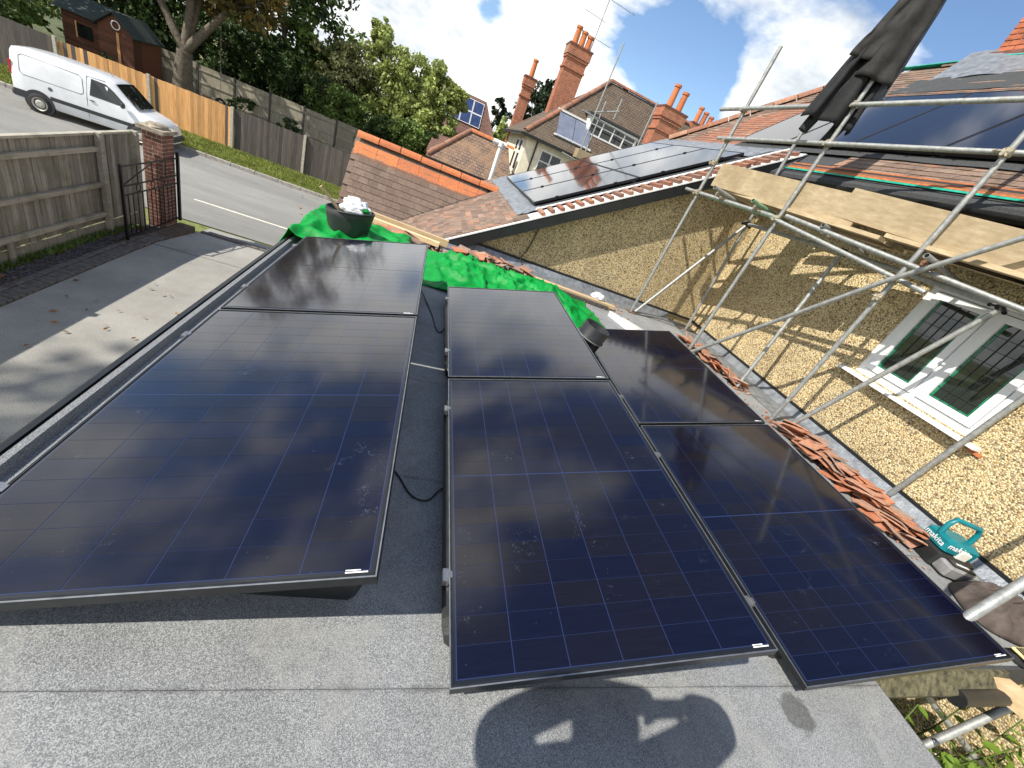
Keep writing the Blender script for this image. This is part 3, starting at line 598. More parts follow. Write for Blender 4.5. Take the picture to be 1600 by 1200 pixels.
# near chimney on the main ridge, brick by brick
chim = MB(); cy0, cy1, cx0, cx1 = 5.75, 6.84, 7.6, 8.3
chim.bb((cx0 + .014, cy0 + .014, 4.3), (cx1 - .014, cy1 - .014, 6.45)); chim = chim.build('chimney_stack', 'mortar', house)
BRK = {}
def brick_wall(parent, a, d, nrm, length, z0, rows, mat, t=.018):
    """bricks with half-brick ends along direction d from a, facing nrm"""
    d, nrm = Vector(d), Vector(nrm); n2 = max(1, round(length / .225)); bl = length / n2
    for r in range(rows):
        runs = [(k * bl, bl) for k in range(n2)] if r % 2 == 0 else [(0, bl / 2)] + [(bl / 2 + k * bl, bl) for k in range(n2 - 1)] + [(length - bl / 2, bl / 2)]
        for s0, l_ in runs:
            key = (round(l_, 3), mat)
            if key not in BRK: BRK[key] = mesh_of(MB().bevbox((0, 0, 0), (l_ - .010, t, .065), .003), 'brick', mat)
            p = Vector(a) + d * (s0 + l_ / 2) + nrm * rn(.002); p.z = z0 + r * .0755
            piece('brick', BRK[key], parent, M4(d, Vector((0, 0, 1)).cross(d), Vector((0, 0, 1)), p))
for z0_, rows_ in ((4.70, 8), (5.41, 14)):
    brick_wall(chim, (cx0 + .009, cy0, 0), (0, 1, 0), (-1, 0, 0), cy1 - cy0, z0_, rows_, 'brick'); brick_wall(chim, (cx0, cy0 + .009, 0), (1, 0, 0), (0, -1, 0), cx1 - cx0, z0_, rows_, 'brick'); brick_wall(chim, (cx0, cy1 - .009, 0), (1, 0, 0), (0, 1, 0), cx1 - cx0, z0_, rows_, 'brick')
MB().bb((cx0 - .045, cy0 - .045, 5.30), (cx1 + .04, cy1 + .045, 5.37)).build('drip_course', 'brick_dull', chim)
m = MB(); m.grid(lambda u, v: (7.62 - .50 * u, 5.6 + 1.62 * v - .1 * u, CZ(7.62 - .5 * u) + .05 + .12 * (1 - u) ** 2 + .16 * max(0, v - .55) * u * (1 - u) * 2 + .02 * math.sin(v * 9 + u * 3)), 12, 18); m.build('chimney_apron', 'lead_sheet', chim)
m = MB(); m.grid(lambda u, v: (7.16 - .42 * u, 4.2 + 3.1 * v, CZ(7.16 - .42 * u) + .045 + .02 * mnoise.noise((u * 3, v * 11, 2))), 8, 30); m.build('loose_felt', 'felt_dark', chim)
# plastic flue on the porch ridge
m = MB(); m.tube((1.46, 12.0, -.2), (1.46, 12.0, 1.45), .055, 12); m.tube((1.46, 12, 1.43), (1.46, 12, 1.53), .085, 12); m.tube((1.24, 12, 1.50), (1.60, 12, 1.50), .06, 12)
single(m, 'flue_pipe', 'white_paint', 'pale grey plastic flue pipe with a horizontal cap behind the porch ridge', 'pipe')
MB().bb((XR + .004, .64, -.004), (4.62, 1.427, -.001)).build('felt_sheet', 'roof_felt', deck)

# ================================================================== solar panels on the flat roof
TILT = R(15.455); PW, PL, PH = 1.134, 1.727, .034
def solar_panel(label):
    """local frame: origin at the low near corner on the roof; x across (rising), y along"""
    p = thing('solar_panel', label, 'solar panel', group='solar panels on the flat roof')
    ca, sa = math.cos(TILT), math.sin(TILT); X = Vector((ca, 0, sa)); Z = Vector((-sa, 0, ca)); rot = Matrix((X, Vector((0, 1, 0)), Z)).transposed()
    base = Vector((0, 0, .12))
    P = lambda u, v, w: base + X * u + Vector((0, v, 0)) + Z * w
    def slab(a, c, name, mat, par=p):
        m = MB(); ce = P((a[0] + c[0]) / 2, (a[1] + c[1]) / 2, (a[2] + c[2]) / 2); m.box(ce, [abs(c[i] - a[i]) for i in range(3)], rot); return m.build(name, mat, par)
    fw = .011
    f = MB()
    for a, c in (((0, 0, -PH), (fw, PL, 0)), ((PW - fw, 0, -PH), (PW, PL, 0)), ((fw, 0, -PH), (PW - fw, fw, 0)), ((fw, PL - fw, -PH), (PW - fw, PL, 0))):
        f.box(P((a[0] + c[0]) / 2, (a[1] + c[1]) / 2, -PH / 2), (c[0] - a[0], c[1] - a[1], PH), rot)
    fr = f.build('frame', 'panel_frame', p)
    t = MB()
    for a, c in (((0, 0), (.004, PL)), ((PW - .004, 0), (PW, PL)), ((.004, 0), (PW - .004, .004)), ((.004, PL - .004), (PW - .004, PL))):
        t.box(P((a[0] + c[0]) / 2, (a[1] + c[1]) / 2, .0006), (c[0] - a[0], c[1] - a[1], .001), rot)
    t.build('frame_edge', 'panel_edge', fr)
    slab((fw, fw, -.010), (PW - fw, PL - fw, -.0026), 'backing', 'panel_border', p)
    slab((.020, .022, -.0025), (PW - .020, PL - .022, -.0021), 'grid_sheet', 'panel_backing', p)
    cw = (PW - .044) / 6; half = (PL - .048 - .005) / 2; chh = half / 9
    for s_ in range(2):
        for r in range(9):
            for k in range(6):
                u = .022 + cw * (k + .5); v = .024 + s_ * (half + .005) + chh * (r + .5)
                piece('cell', CELL, p, M4(X, Vector((0, 1, 0)), Z, P(u, v, -.0016)))
    slab((PW - .085, .016, -.0013), (PW - .025, .020, -.0009), 'sticker', 'sticker_white', p)
    slab((PW - .085, .023, -.0013), (PW - .045, .026, -.0009), 'sticker', 'sticker_white', p)
    # black ballast tub the panel is clamped to
    tb = MB(); y0, y1 = .16, PL - .16; n = 10
    prof = [(.03, .0), (.0, .02), (-.012, .07), (.02, .088), (.30, .16), (.70, .27), (1.02, .36), (1.075, .34), (1.10, .10), (1.08, .0)]
    rows = []
    for v, inset in ((y0, .10), (y0 + .015, .03), (y0 + .07, 0), (y1 - .07, 0), (y1 - .015, .03), (y1, .10)):
        rows.append([Vector((x + (inset * .3 if x < .5 else -inset * .3), v, z * (1 - inset))) for x, z in prof])
    vs = [q for r in rows for q in r]; w_ = len(prof)
    fs = [(i * w_ + j, i * w_ + (j + 1) % w_, (i + 1) * w_ + (j + 1) % w_, (i + 1) * w_ + j) for i in range(len(rows) - 1) for j in range(w_)]
    tb.add(vs, fs + [tuple(range(w_ - 1, -1, -1)), tuple(range((len(rows) - 1) * w_, len(rows) * w_))]); tub = tb.build('mounting_tub', 'black_plastic', p)
    for v in (.34, 1.38):
        c = MB(); c.bb((-.022, v, .085), (.004, v + .05, .118)); c.bb((-.004, v + .012, .085), (.012, v + .038, .124)); c.build('clamp', 'panel_edge', tub)
    return p
b = NB('panel_border'); b.set(Base_Color=(.010, .011, .013), Roughness=.18, Coat_Weight=.5, Coat_Roughness=.08)
cw_ = (PW - .044) / 6; ch_ = (PL - .048 - .005) / 2 / 9
CELL = mesh_of(MB().box((0, 0, 0), (cw_ - .0030, ch_ - .0014, .0008)), 'cell', 'solar_cell')
GAP = .0295
spots = [(-.983, .6436, 0, 'near panel of the row beside the drive, hand smears on its glass'), (-.983, .6436, 1, 'far one of the drive-side row, next to the black rubble sack'),
         (.4026, .4914, 0, 'near panel of the middle row, above the photographer\'s shadow'), (.4026, .4914, 1, 'far panel of the middle row, beside the green tarpaulin heap'),
         (1.9499, .4885, 0, 'near one of the wall-side row, by the loose red tiles'), (1.9499, .4885, 1, 'far one of the wall-side row, beside the black flue collar')]
proto = None
for i, (x, y, k, lab) in enumerate(spots):
    lab = 'black solar panel, ' + lab
    if proto is None: o = proto = solar_panel(lab)
    else: o = copy_tree(proto)
    o['label'] = lab; o.location = (x, y + k * (PL + GAP), 0)

# framed panels on the tiled slopes
def roof_panel(label, group, fn, k, x0, y0, dx, dy, h, cells=0):
    sl = math.sqrt(1 + k * k); ux_ = Vector((1, 0, k)) / sl; n_ = Vector((-k, 0, 1)) / sl; c0 = Vector((x0, y0, fn(x0))) + n_ * h
    p = thing('roof_solar_panel', label, 'solar panel', c0, group); rot = Matrix((ux_, Vector((0, 1, 0)), n_)).transposed(); L_ = dx * sl
    f = MB(); t = .012
    for a, c in (((0, 0), (t, dy)), ((L_ - t, 0), (L_, dy)), ((t, 0), (L_ - t, t)), ((t, dy - t), (L_ - t, dy))):
        f.box(c0 + ux_ * (a[0] + c[0]) / 2 + Vector((0, (a[1] + c[1]) / 2, 0)) - n_ * .02, (c[0] - a[0], c[1] - a[1], .04), rot)
    f.build('frame', 'panel_frame', p)
    MB().box(c0 + ux_ * L_ / 2 + Vector((0, dy / 2, 0)) - n_ * .008, (L_ - 2 * t, dy - 2 * t, .008), rot).build('glass', 'roof_panel_glass', p)
    for q in (.22, .78):
        MB().box(c0 + (ux_ * L_ * q if fn is AZ else ux_ * 0) + Vector((0, 0 if fn is AZ else dy * q, 0)) + n_ * .006, (.05, .03, .014), rot).build('clamp', 'panel_frame', p)
    return p
rowname = ['row along the lead-edged verge', 'middle row of the low side roof', 'row furthest from the verge']
for r in range(3):
    for c in range(2):
        roof_panel('framed black solar panel on the low side roof, %s, %s' % (rowname[r], ('lower end', 'upper end')[c]), 'panels on the low side roof', AZ, .629, 1.66 + c * 1.50, 6.84 + r * 1.2, 1.485, 1.185, .10)
where = ['end of the row by the hip', 'second from the hip', 'third from the hip', 'fourth from the hip', 'fifth from the hip']
for c in range(5):
    roof_panel('framed black solar panel on the main roof slope, %s' % where[c], 'panels on the main roof', CZ, .9, 5.24, 8.04 - (c + 1) * 1.19 + .012, 1.27, 1.175, .11)

# ================================================================== scaffolding
sc = thing('scaffolding', 'galvanised tube scaffolding standing along the pebbledash wall', 'scaffolding', (4.2, 4.5, 0))
TR = .0242
def tubep(name, a, b_, mat='galvanised', hollow=False): return MB().tube(a, b_, TR, 12, hollow=hollow).build(name, mat, sc)
def coupler(p, d1=(0, 0, 1), d2=(0, 1, 0), mat='coupler_steel'):
    p = Vector(p); m = MB(); d1 = Vector(d1).normalized(); d2 = Vector(d2).normalized()
    for d, o in ((d1, 0), (d2, 1)):
        off = d1.cross(d2).normalized() * (.024 if o else -.024) if d1.cross(d2).length > .1 else Vector((0, 0, 0))
        m.tube(p + off * 0 - d * .032, p + off * 0 + d * .032, .036, 8, smooth=False)
        sd, u = frame_of(d); m.tube(p + sd * .03 - u * .03, p + sd * .075 - u * .03, .009, 6); m.tube(p + sd * .066 - u * .03, p + sd * .082 - u * .03, .017, 6, smooth=False)
    m.build('coupler', mat, sc)
P1, P4, P7 = Vector((3.63, 5.9, 0)), Vector((4.03, 4.65, .08)), Vector((4.39, 3.21, 0))
tubep('standard', P1, (3.63, 5.9, 3.72), hollow=True); tubep('standard', P4, (4.03, 4.65, 4.42)); tubep('standard', P7, (4.39, 3.21, 4.1))
tubep('standard', (4.81, 5.92, .012), (4.62, 5.96, 3.60), hollow=True)
for p in (P1, P4, P7, Vector((4.81, 5.92, 0)), Vector((4.42, 3.92, 0))): MB().box((p.x, p.y, p.z + .007), (.15, .15, .008)).build('base_plate', 'rust_steel', sc)
rail = lambda z0, z1, s0, s1, mat='galvanised': tubep('guard_rail', lerp((3.585, 5.9, z0), (4.43, 3.44 - .25, z1), s0), lerp((3.585, 5.9, z0), (4.43, 3.44 - .25, z1), s1), mat)
rail(3.02, 3.37, -.12, 1.75); rail(2.66, 2.97, -.045, 1.75)
tubep('ledger', (3.56, 6.14, 1.955), (3.99, 4.70, 1.985)); tubep('ledger', (3.70, 5.70, 1.955), (4.0, 4.68, 1.98), 'tube_green'); tubep('ledger', (3.99, 4.72, 1.965), (4.46, 2.95, 1.80)); tubep('ledger', (4.02, 4.55, 2.03), (4.74, 1.8, 1.90))
tubep('inner_ledger', (4.70, 6.05, 1.87), (4.70, 4.1, 1.92)); tubep('inner_ledger', (4.73, 4.3, 1.93), (4.70, 1.6, 1.91))
tubep('brace', (3.68, 5.86, .04), (4.70, 5.93, 1.86)); tubep('brace', (4.42, 3.92, .02), (4.70, 4.18, 1.92)); tubep('brace', (5.0, 2.14, .06), (4.93, 2.0, 2.0))
tubep('face_brace', (4.02, 4.62, .03), (4.30, 3.18, 1.80)); tubep('face_brace', (4.295, 3.2, 1.775), (4.52, 1.95, 3.1)); tubep('brace', (4.50, 3.08, .02), (4.70, 2.53, 1.90))
tubep('brace', (2.78, .61, .12), (4.43, 1.05, 1.98))
for q in ((3.62, 5.42), (3.86, 4.9), (4.22, 4.1), (4.32, 3.02), (4.55, 2.1)):
    z = 2.055; a = Vector((q[0] - .12, q[1] - .02, z)); tubep('transom', a, a + Vector((.95, .10, -.06)), 'tube_green' if q[0] == 3.86 else 'galvanised', True)
    coupler((q[0] + .03, q[1] + .03, 2.01), (0, 1, 0), (1, .1, -.06), 'rust_steel' if q[0] > 4.3 else 'coupler_steel')
for p, z in ((P1, 1.96), (P1, 3.02), (P1, 2.66), (P1, 2.36), (P4, 1.98), (P4, 3.20), (P4, 2.82), (P7, 1.80), (P7, 1.62), (P7, 2.95), (P7, 3.34)): coupler((p.x - .01, p.y, z), (0, 0, 1), (.28, -1, .12))
for p in ((4.70, 5.93, 1.87), (4.70, 4.18, 1.925), (4.70, 2.53, 1.91)): coupler(p, (0, 1, 0), (0, .2, 1), 'iron_black')
# lower tubes seen past the end of the flat roof
tubep('low_tube', (3.55, .41, -.93), (5.1, .62, .40)); tubep('low_tube', (4.5, .42, -1.55), (6.2, .48, -.45)); tubep('low_tube', (4.30, .79, -.66), (4.95, .36, -1.02))
# boards: each lies loose on the scaffold
def board(name, a, b_, w_, t, label, cat='board', mat='scaffold_board', group=None, up=(0, 0, 1)):
    return single(MB().beam(a, b_, w_, t, up), name, mat, label, cat, group)
board('toe_board', (3.735, 5.86, 2.25), (4.30, 3.95, 2.285), .30, .036, 'scuffed toe board on edge above the scaffold corner', up=(1, .25, 0), group='scaffold toe boards')
board('toe_board', (4.24, 4.15, 2.335), (4.86, 1.75, 2.31), .30, .036, 'scuffed toe board on edge above the leaded window', up=(1, .25, 0), group='scaffold toe boards')
for i in range(3):
    o = .24 * i
    board('scaffold_board', (3.90 + o * .95, 5.75, 2.105), (4.40 + o * .6, 3.6, 2.105), .222, .038, ('scaffold board nearest the outer tubes', 'middle scaffold board of the platform', 'scaffold board closest to the house wall')[i] + ', far bay', group='platform boards')
    board('scaffold_board', (4.42 + o * .6, 3.58, 2.145), (4.80 + o * .35, 1.6, 2.145), .222, .038, ('scaffold board nearest the outer tubes', 'middle scaffold board of the platform', 'scaffold board closest to the house wall')[i] + ', bay above the window', group='platform boards')
board('green_plank', (4.55, 4.75, 2.44), (4.72, 3.6, 2.52), .10, .03, 'thin green-stained plank lying under the main gutter', mat='tube_green')

# ---- jacket hung over the top of a standard
jk = thing('hung_jacket', 'black and grey work jacket hung upside over a scaffold tube', 'jacket', (4.03, 4.65, 2.85))
camR = Vector((.93, -.37, 0)).normalized(); camF = Vector((.37, .93, 0)).normalized()
def jfold(w0, w1, z0, z1, off, dep, seed, amp, sway, k=3.0, shift=0.0):
    def fn(u, v):
        z = z0 + (z1 - z0) * v; w_ = w0 + (w1 - w0) * (v ** .75); a = (u - .5) * 2 * math.pi * .5
        fold = math.sin(u * k * math.pi * 2 + seed) * amp * (.3 + v) + .03 * mnoise.noise((u * 5, v * 6, seed))
        s_ = math.sin(a) * w_ + sway * v + shift; d_ = -math.cos(a) * dep * (.4 + .6 * v) + off + fold
        return Vector((4.03, 4.65, z)) + camR * s_ + camF * (d_ + .09)
    return fn
def cloth(fn, nu, nv, name, mat, parent, th=.012):
    m = MB(); a = [[Vector(fn(i / nu, j / nv)) for j in range(nv + 1)] for i in range(nu + 1)]
    vs = [p for r in a for p in r]; w_ = nv + 1; n = len(vs); nr = []
    for i in range(nu + 1):
        for j in range(nv + 1):
            du = a[min(i + 1, nu)][j] - a[max(i - 1, 0)][j]; dv_ = a[i][min(j + 1, nv)] - a[i][max(j - 1, 0)]; c = du.cross(dv_); nr.append(c.normalized() if c.length > 1e-9 else Vector((0, 0, 1)))
    vs2 = vs + [p - q * th for p, q in zip(vs, nr)]
    fs = [(i * w_ + j, (i + 1) * w_ + j, (i + 1) * w_ + j + 1, i * w_ + j + 1) for i in range(nu) for j in range(nv)]
    fs += [tuple(n + q for q in f[::-1]) for f in fs[:]]
    for i in range(nu): fs += [((i + 1) * w_, i * w_, n + i * w_, n + (i + 1) * w_), (i * w_ + nv, (i + 1) * w_ + nv, n + (i + 1) * w_ + nv, n + i * w_ + nv)]
    for j in range(nv): fs += [(j, j + 1, n + j + 1, n + j), (nu * w_ + j + 1, nu * w_ + j, n + nu * w_ + j, n + nu * w_ + j + 1)]
    m.add(vs2, fs, True); return m.build(name, mat, parent)
cloth(jfold(.07, .27, 4.50, 2.98, .03, .12, 1.0, .045, -.12, 3.2), 44, 30, 'back_panel', 'cloth_black', jk)
cloth(jfold(.05, .17, 4.50, 3.42, -.07, .08, 2.4, .02, -.02, 1.6, .03), 26, 24, 'front_panel', 'cloth_charcoal', jk)
cloth(jfold(.05, .13, 4.48, 3.55, -.03, .06, 5.1, .02, -.19, 1.3, -.02), 22, 22, 'front_panel', 'cloth_charcoal', jk)
cloth(jfold(.02, .07, 4.45, 3.30, .02, .05, 3.3, .012, .02, 1.0, .15), 16, 22, 'lining', 'cloth_grey', jk)
m = MB(); m.path([Vector((4.03, 4.65, z)) + camR * s_ + camF * .12 for s_, z in ((-.06, 3.5), (-.20, 3.25), (-.27, 3.0), (-.30, 2.86))], .05, 12, rs=[.085, .075, .06, .052]); m.build('sleeve', 'cloth_black', jk)
m = MB(); m.path([Vector((4.03, 4.65, z)) + camR * s_ + camF * .14 for s_, z in ((.07, 3.45), (.06, 3.15), (.02, 2.95), (-.02, 2.80))], .05, 12, rs=[.085, .075, .062, .055]); m.build('sleeve', 'cloth_charcoal', jk)
m = MB(); m.path([Vector((4.03, 4.65, z)) + camR * s_ - camF * .02 for s_, z in ((-.01, 4.45), (-.05, 4.1), (-.09, 3.8), (-.10, 3.45))], .006, 6); m.build('zip', 'cloth_grey', jk)

# ================================================================== loose things on the flat roof
def tarp(name, label, x0, x1, y0, y1, hfn, seed, nu=70, nv=50, edge=.06):
    def fn(u, v):
        uu = x0 + (x1 - x0) * u + edge * mnoise.noise((v * 5, seed, 1)) * (1 if .02 < u < .98 else 2.2); vv = y0 + (y1 - y0) * v + edge * mnoise.noise((u * 7, seed, 5)) * (1 if .02 < v < .98 else 2.2)
        p = (uu * 2.3, vv * 2.3, seed); h = hfn(u, v)
        r1 = 1 - abs(mnoise.noise((uu * 2.6 + vv * 1.2, vv * 2.0 - uu, seed))) * 2; r2 = 1 - abs(mnoise.noise((uu * 5 - vv * 3, vv * 5 + uu * 2, seed + 3))) * 2
        q1 = mnoise.voronoi((uu * 3.1 + vv * .7, vv * 2.6, seed))[0]; cr = min(1, (q1[1] - q1[0]) * 2.2); q2 = mnoise.voronoi((uu * 7.5, vv * 6.5 + uu * 2, seed + 2))[0]; cr2 = min(1, (q2[1] - q2[0]) * 2.0)
        return (uu + .02 * r2, vv + .02 * r1, max(.012, h * (.58 + .16 * r1 + .62 * (1 - cr) ** 2.2 + .20 * (1 - cr2) ** 2)))
    return setp(cloth(fn, nu, nv, name, 'tarp_green', None, .004), label, 'tarpaulin')
tarp('tarpaulin', 'crumpled bright green tarpaulin heaped beyond the middle panel row', .06, 2.55, 4.10, 5.45, lambda u, v: .16 * min(1, u * 5 + .15) * min(1, (1 - u) * 3.2 + .1) * min(1, v * 3 + .2) * min(1, (1 - v) * 3 + .25), 1.7, 120, 80)
def left_h(u, v):
    return .20 * min(1, v * 2 + .2) + .02
def ltarp(u, v):
    x = -1.32 + 1.25 * u; y = 4.12 + 1.25 * v; q1 = mnoise.voronoi((x * 3.4, y * 2.8, 4))[0]; z = .05 + .05 * (1 - abs(mnoise.noise((x * 3, y * 3, 9)))) + .07 * (1 - min(1, (q1[1] - q1[0]) * 2.2)) + .02 * mnoise.noise((x * 9, y * 9, 3))
    if x < -1.14: z -= (-1.14 - x) * 2.2
    if y > 5.25: z -= (y - 5.25) * 3
    z += .05 * max(0, v - .35) * (1 - u)
    return (x, y, z)
setp(cloth(ltarp, 70, 70, 'tarpaulin', 'tarp_green', None, .004), 'green tarpaulin spread over the roof corner under the rubble sack', 'tarpaulin')
# rubble sack
bk = thing('rubble_sack', 'black woven rubble sack standing on the green tarpaulin', 'rubble sack', (-.73, 4.72, .1))
def sack(n=32, nz=8):
    m = MB(); vs = []
    for k, (z, r) in enumerate(((.07, .15), (.08, .17), (.14, .19), (.2, .20), (.28, .215), (.345, .225), (.35, .216), (.28, .205), (.2, .19))):
        for j in range(n):
            a = 2 * math.pi * j / n; rr = r * (1 + .05 * math.sin(2 * a + .6) + .02 * math.sin(5 * a)); vs.append((-.73 + math.cos(a) * rr * 1.05, 4.72 + math.sin(a) * rr * .9, z + (.03 * math.cos(a) if k > 3 else 0)))
    fs = [(k * n + j, k * n + (j + 1) % n, k * n + n + (j + 1) % n, k * n + n + j) for k in range(8) for j in range(n)]
    m.add(vs, fs, True); m.add(vs[:n], [tuple(range(n))]); return m
sack().build('sack_body', 'woven_plastic', bk)
MB().path([(-.73 + .225 * math.cos(a / 20 * 6.283) * 1.05, 4.72 + .225 * .9 * math.sin(a / 20 * 6.283), .352 + .03 * math.cos(a / 20 * 6.283)) for a in range(21)], .008, 6).build('rim', 'black_plastic', bk)
def blob(c, r, seed, amp=.35, sq=(1, 1, 1), n=20, fr=2.2):
    def fn(u, v):
        a = u * 2 * math.pi; t = v * math.pi; d = Vector((math.sin(t) * math.cos(a), math.sin(t) * math.sin(a), math.cos(t)))
        k = r * (1 + amp * mnoise.noise(d * fr + Vector((seed, 0, 0))) + amp * .5 * mnoise.noise(d * fr * 2.6 + Vector((seed, 4, 0))))
        return Vector(c) + Vector((d.x * sq[0], d.y * sq[1], d.z * sq[2])) * k
    return MB().grid(fn, n, n)
single(blob((-.68, 4.72, .37), .135, 3, .28, (1.05, .95, .8), 40, 2.4), 'plastic_bag', 'bag_plastic', 'crumpled clear plastic bag stuffed in the rubble sack', 'bag')
single(MB().beam((-.74, 4.74, .22), (-1.02, 4.62, .50), .022, .03), 'wood_stick', 'timber_new', 'thin wooden stick poking out of the rubble sack', 'stick')
single(blob((-.58, 4.66, .40), .05, 8, .6, (1, 1, .5), 14), 'green_scrap', 'tarp_green', 'scrap of green plastic on top of the rubble sack', 'scrap')
# timbers along the far edge
board('timber', (-.72, 5.98, .075), (.42, 5.84, .075), .062, .095, 'pale new timber pointing at the rubble sack', 'timber', 'timber_new', 'new timbers at the far edge')
board('timber', (-.66, 5.84, .055), (.30, 5.72, .055), .07, .06, 'second pale timber laid tight in front of the first', 'timber', 'timber_new', 'new timbers at the far edge')
board('timber', (1.35, 5.72, .055), (3.15, 5.62, .045), .10, .05, 'long dusty timber laid along the far lead gutter', 'timber', 'timber_new')
board('timber', (1.9, 5.60, .03), (3.0, 5.52, .03), .05, .045, 'dark weathered batten beside the long dusty timber', 'timber', 'wood_dark')
single(blob((2.86, 5.72, .10), .10, 12, .5, (1.3, .8, .6), 20, 2.6), 'dust_sack', 'bag_plastic', 'small white crumpled bag resting on the long dusty timber', 'bag')
# black flue collar: a hollow cylinder tipped on the roof
m = MB(); cax = Vector((.18, -.05, 1)).normalized(); c0 = Vector((1.77, 3.36, .11)); sd, u_ = frame_of(cax); n = 28
for rad, h0, h1 in ((.135, 0, .15), (.14, .15, .16), (.138, .16, .27)):
    m.tube(c0 + cax * h0, c0 + cax * h1, rad, n)
fc = thing('flue_collar', 'open black plastic flue collar standing between the panel rows', 'pipe', (1.77, 3.36, 0))
def ring(prof, mat, name):
    q = MB(); vs = [c0 + cax * h + (sd * math.cos(2 * math.pi * j / n) + u_ * math.sin(2 * math.pi * j / n)) * r for r, h in prof for j in range(n)]
    q.add(vs, [(i * n + j, i * n + (j + 1) % n, i * n + n + (j + 1) % n, i * n + n + j) for i in range(len(prof) - 1) for j in range(n)], True); return q.build(name, mat, fc)
ring([(.135, 0), (.135, .17), (.145, .172), (.145, .18), (.135, .182), (.137, .30), (.128, .30), (.124, .05), (.0, .05)], 'black_plastic', 'collar'); ring([(.1475, .171), (.1475, .181)], 'grey_plastic', 'band')
# white plastic frame offcuts
wf = thing('window_offcut', 'white plastic window-frame offcut lying on the roof by the scaffold foot', 'frame', (3.2, 5.2, 0))
for k, (o, w_, h_) in enumerate(((0, .05, .07), (.075, .03, .05), (.13, .02, .03))): MB().beam((2.93 + o, 5.25, .04), (3.12 + o, 4.72, .04), w_, h_).build('frame_rail', 'upvc_white', wf)
MB().beam((3.12, 5.26, .02), (3.55, 4.72, .02), .24, .012).build('frame_sheet', 'translucent_sheet', wf)
# loose clay tiles: every tile its own thing
LT = mesh_of(MB().grid(lambda u, v: (-.0825 + .165 * u, -.1325 + .265 * v, .006 + .008 * math.sin(v * math.pi)), 1, 4, False).grid(lambda u, v: (.0825 - .165 * u, -.1325 + .265 * v, -.006 + .008 * math.sin(v * math.pi)), 1, 4, False)
             .add([(-.0825, -.1325, .006), (.0825, -.1325, .006), (.0825, -.1325, -.006), (-.0825, -.1325, -.006)], [(0, 3, 2, 1)]).add([(-.0825, .1325, .006), (.0825, .1325, .006), (.0825, .1325, -.006), (-.0825, .1325, -.006)], [(0, 1, 2, 3)])
             .add([(sx * .0825, -.1325 + .265 * v / 4, sz + .008 * math.sin(v / 4 * math.pi)) for sx in (-1, 1) for v in range(5) for sz in (.006, -.006)], [(o + 2 * v, o + 2 * v + 1, o + 2 * v + 3, o + 2 * v + 2) if o else (o + 2 * v, o + 2 * v + 2, o + 2 * v + 3, o + 2 * v + 1) for o in (0, 10) for v in range(4)]), 'loose_tile', 'tile_loose')
def loose(p, rz, tx, ty, label, group):
    o = piece('loose_tile', LT, None, Matrix.Translation(p) @ Matrix.Rotation(rz, 4, 'Z') @ Matrix.Rotation(tx, 4, 'X') @ Matrix.Rotation(ty, 4, 'Y')); return setp(o, label, 'roof tile', group)
random.seed(21)
G = 'clay tiles in the long stack by the wall'
for i in range(78):
    t = i / 78; y = 2.98 - 1.42 * t + rn(.05); lay = random.choice((0, 1, 1, 2, 2, 3)); x = 4.40 + rn(.13) + .03 * lay
    loose((x, y, .03 + lay * .034 + rn(.01)), rn(.35) + (1.57 if random.random() < .25 else 0), R(-12) + rn(.28), R(10) + rn(.22), 'loose red clay tile in the long tumbled stack against the pebbledash wall', G)
for k, (y, n_) in enumerate(((4.25, 12), (4.95, 12))):
    for i in range(n_): loose((4.40 + rn(.07) - .06 * k, y + rn(.32), .03 + random.random() * .07), rn(.5), rn(.35), R(14) + rn(.3), ('loose clay tile in the small pile between two scaffold feet', 'loose clay tile in the small pile at the inner wall corner')[k], ('tiles between scaffold feet', 'tiles at the wall corner')[k])
for i in range(13): loose((-.25 + rn(.25), 5.45 + rn(.12), .05 + random.random() * .06), .2 + rn(.4), rn(.3), rn(.35), 'loose clay tile lying between the new timbers and the rubble sack', 'tiles by the new timbers')
for i in range(15): loose((.55 + i * .045 + rn(.05), 5.72 + rn(.12), .05 + random.random() * .06), rn(.7), rn(.35), rn(.35), 'loose clay tile beyond the green tarpaulin at the foot of the verge', 'tiles beyond the tarpaulin')
for i in range(9): loose((1.35 + rn(.3), 5.62 + rn(.07), .10 + random.random() * .04), rn(1.5), rn(.4), rn(.4), 'broken clay tile on the end of the long dusty timber', 'tiles on the dusty timber')
m = MB()
for i in range(420):
    x, y = random.choice(((random.uniform(.4, 3.4), 5.62 + random.gauss(0, .16)), (4.4 + random.gauss(0, .12), random.uniform(1.3, 5.2)), (-.2 + random.gauss(0, .4), 5.5 + random.gauss(0, .15))))
    s_ = random.uniform(.008, .035); m.box((x, y, .012), (s_, s_ * .8, s_ * .5), Matrix.Rotation(random.random() * 6, 3, 'Z') @ Matrix.Rotation(rn(.6), 3, 'X'))
setp(m.build('tile_rubble', 'tile_loose'), 'crumbs of broken clay tile along the gutters', 'rubble', kind='stuff')
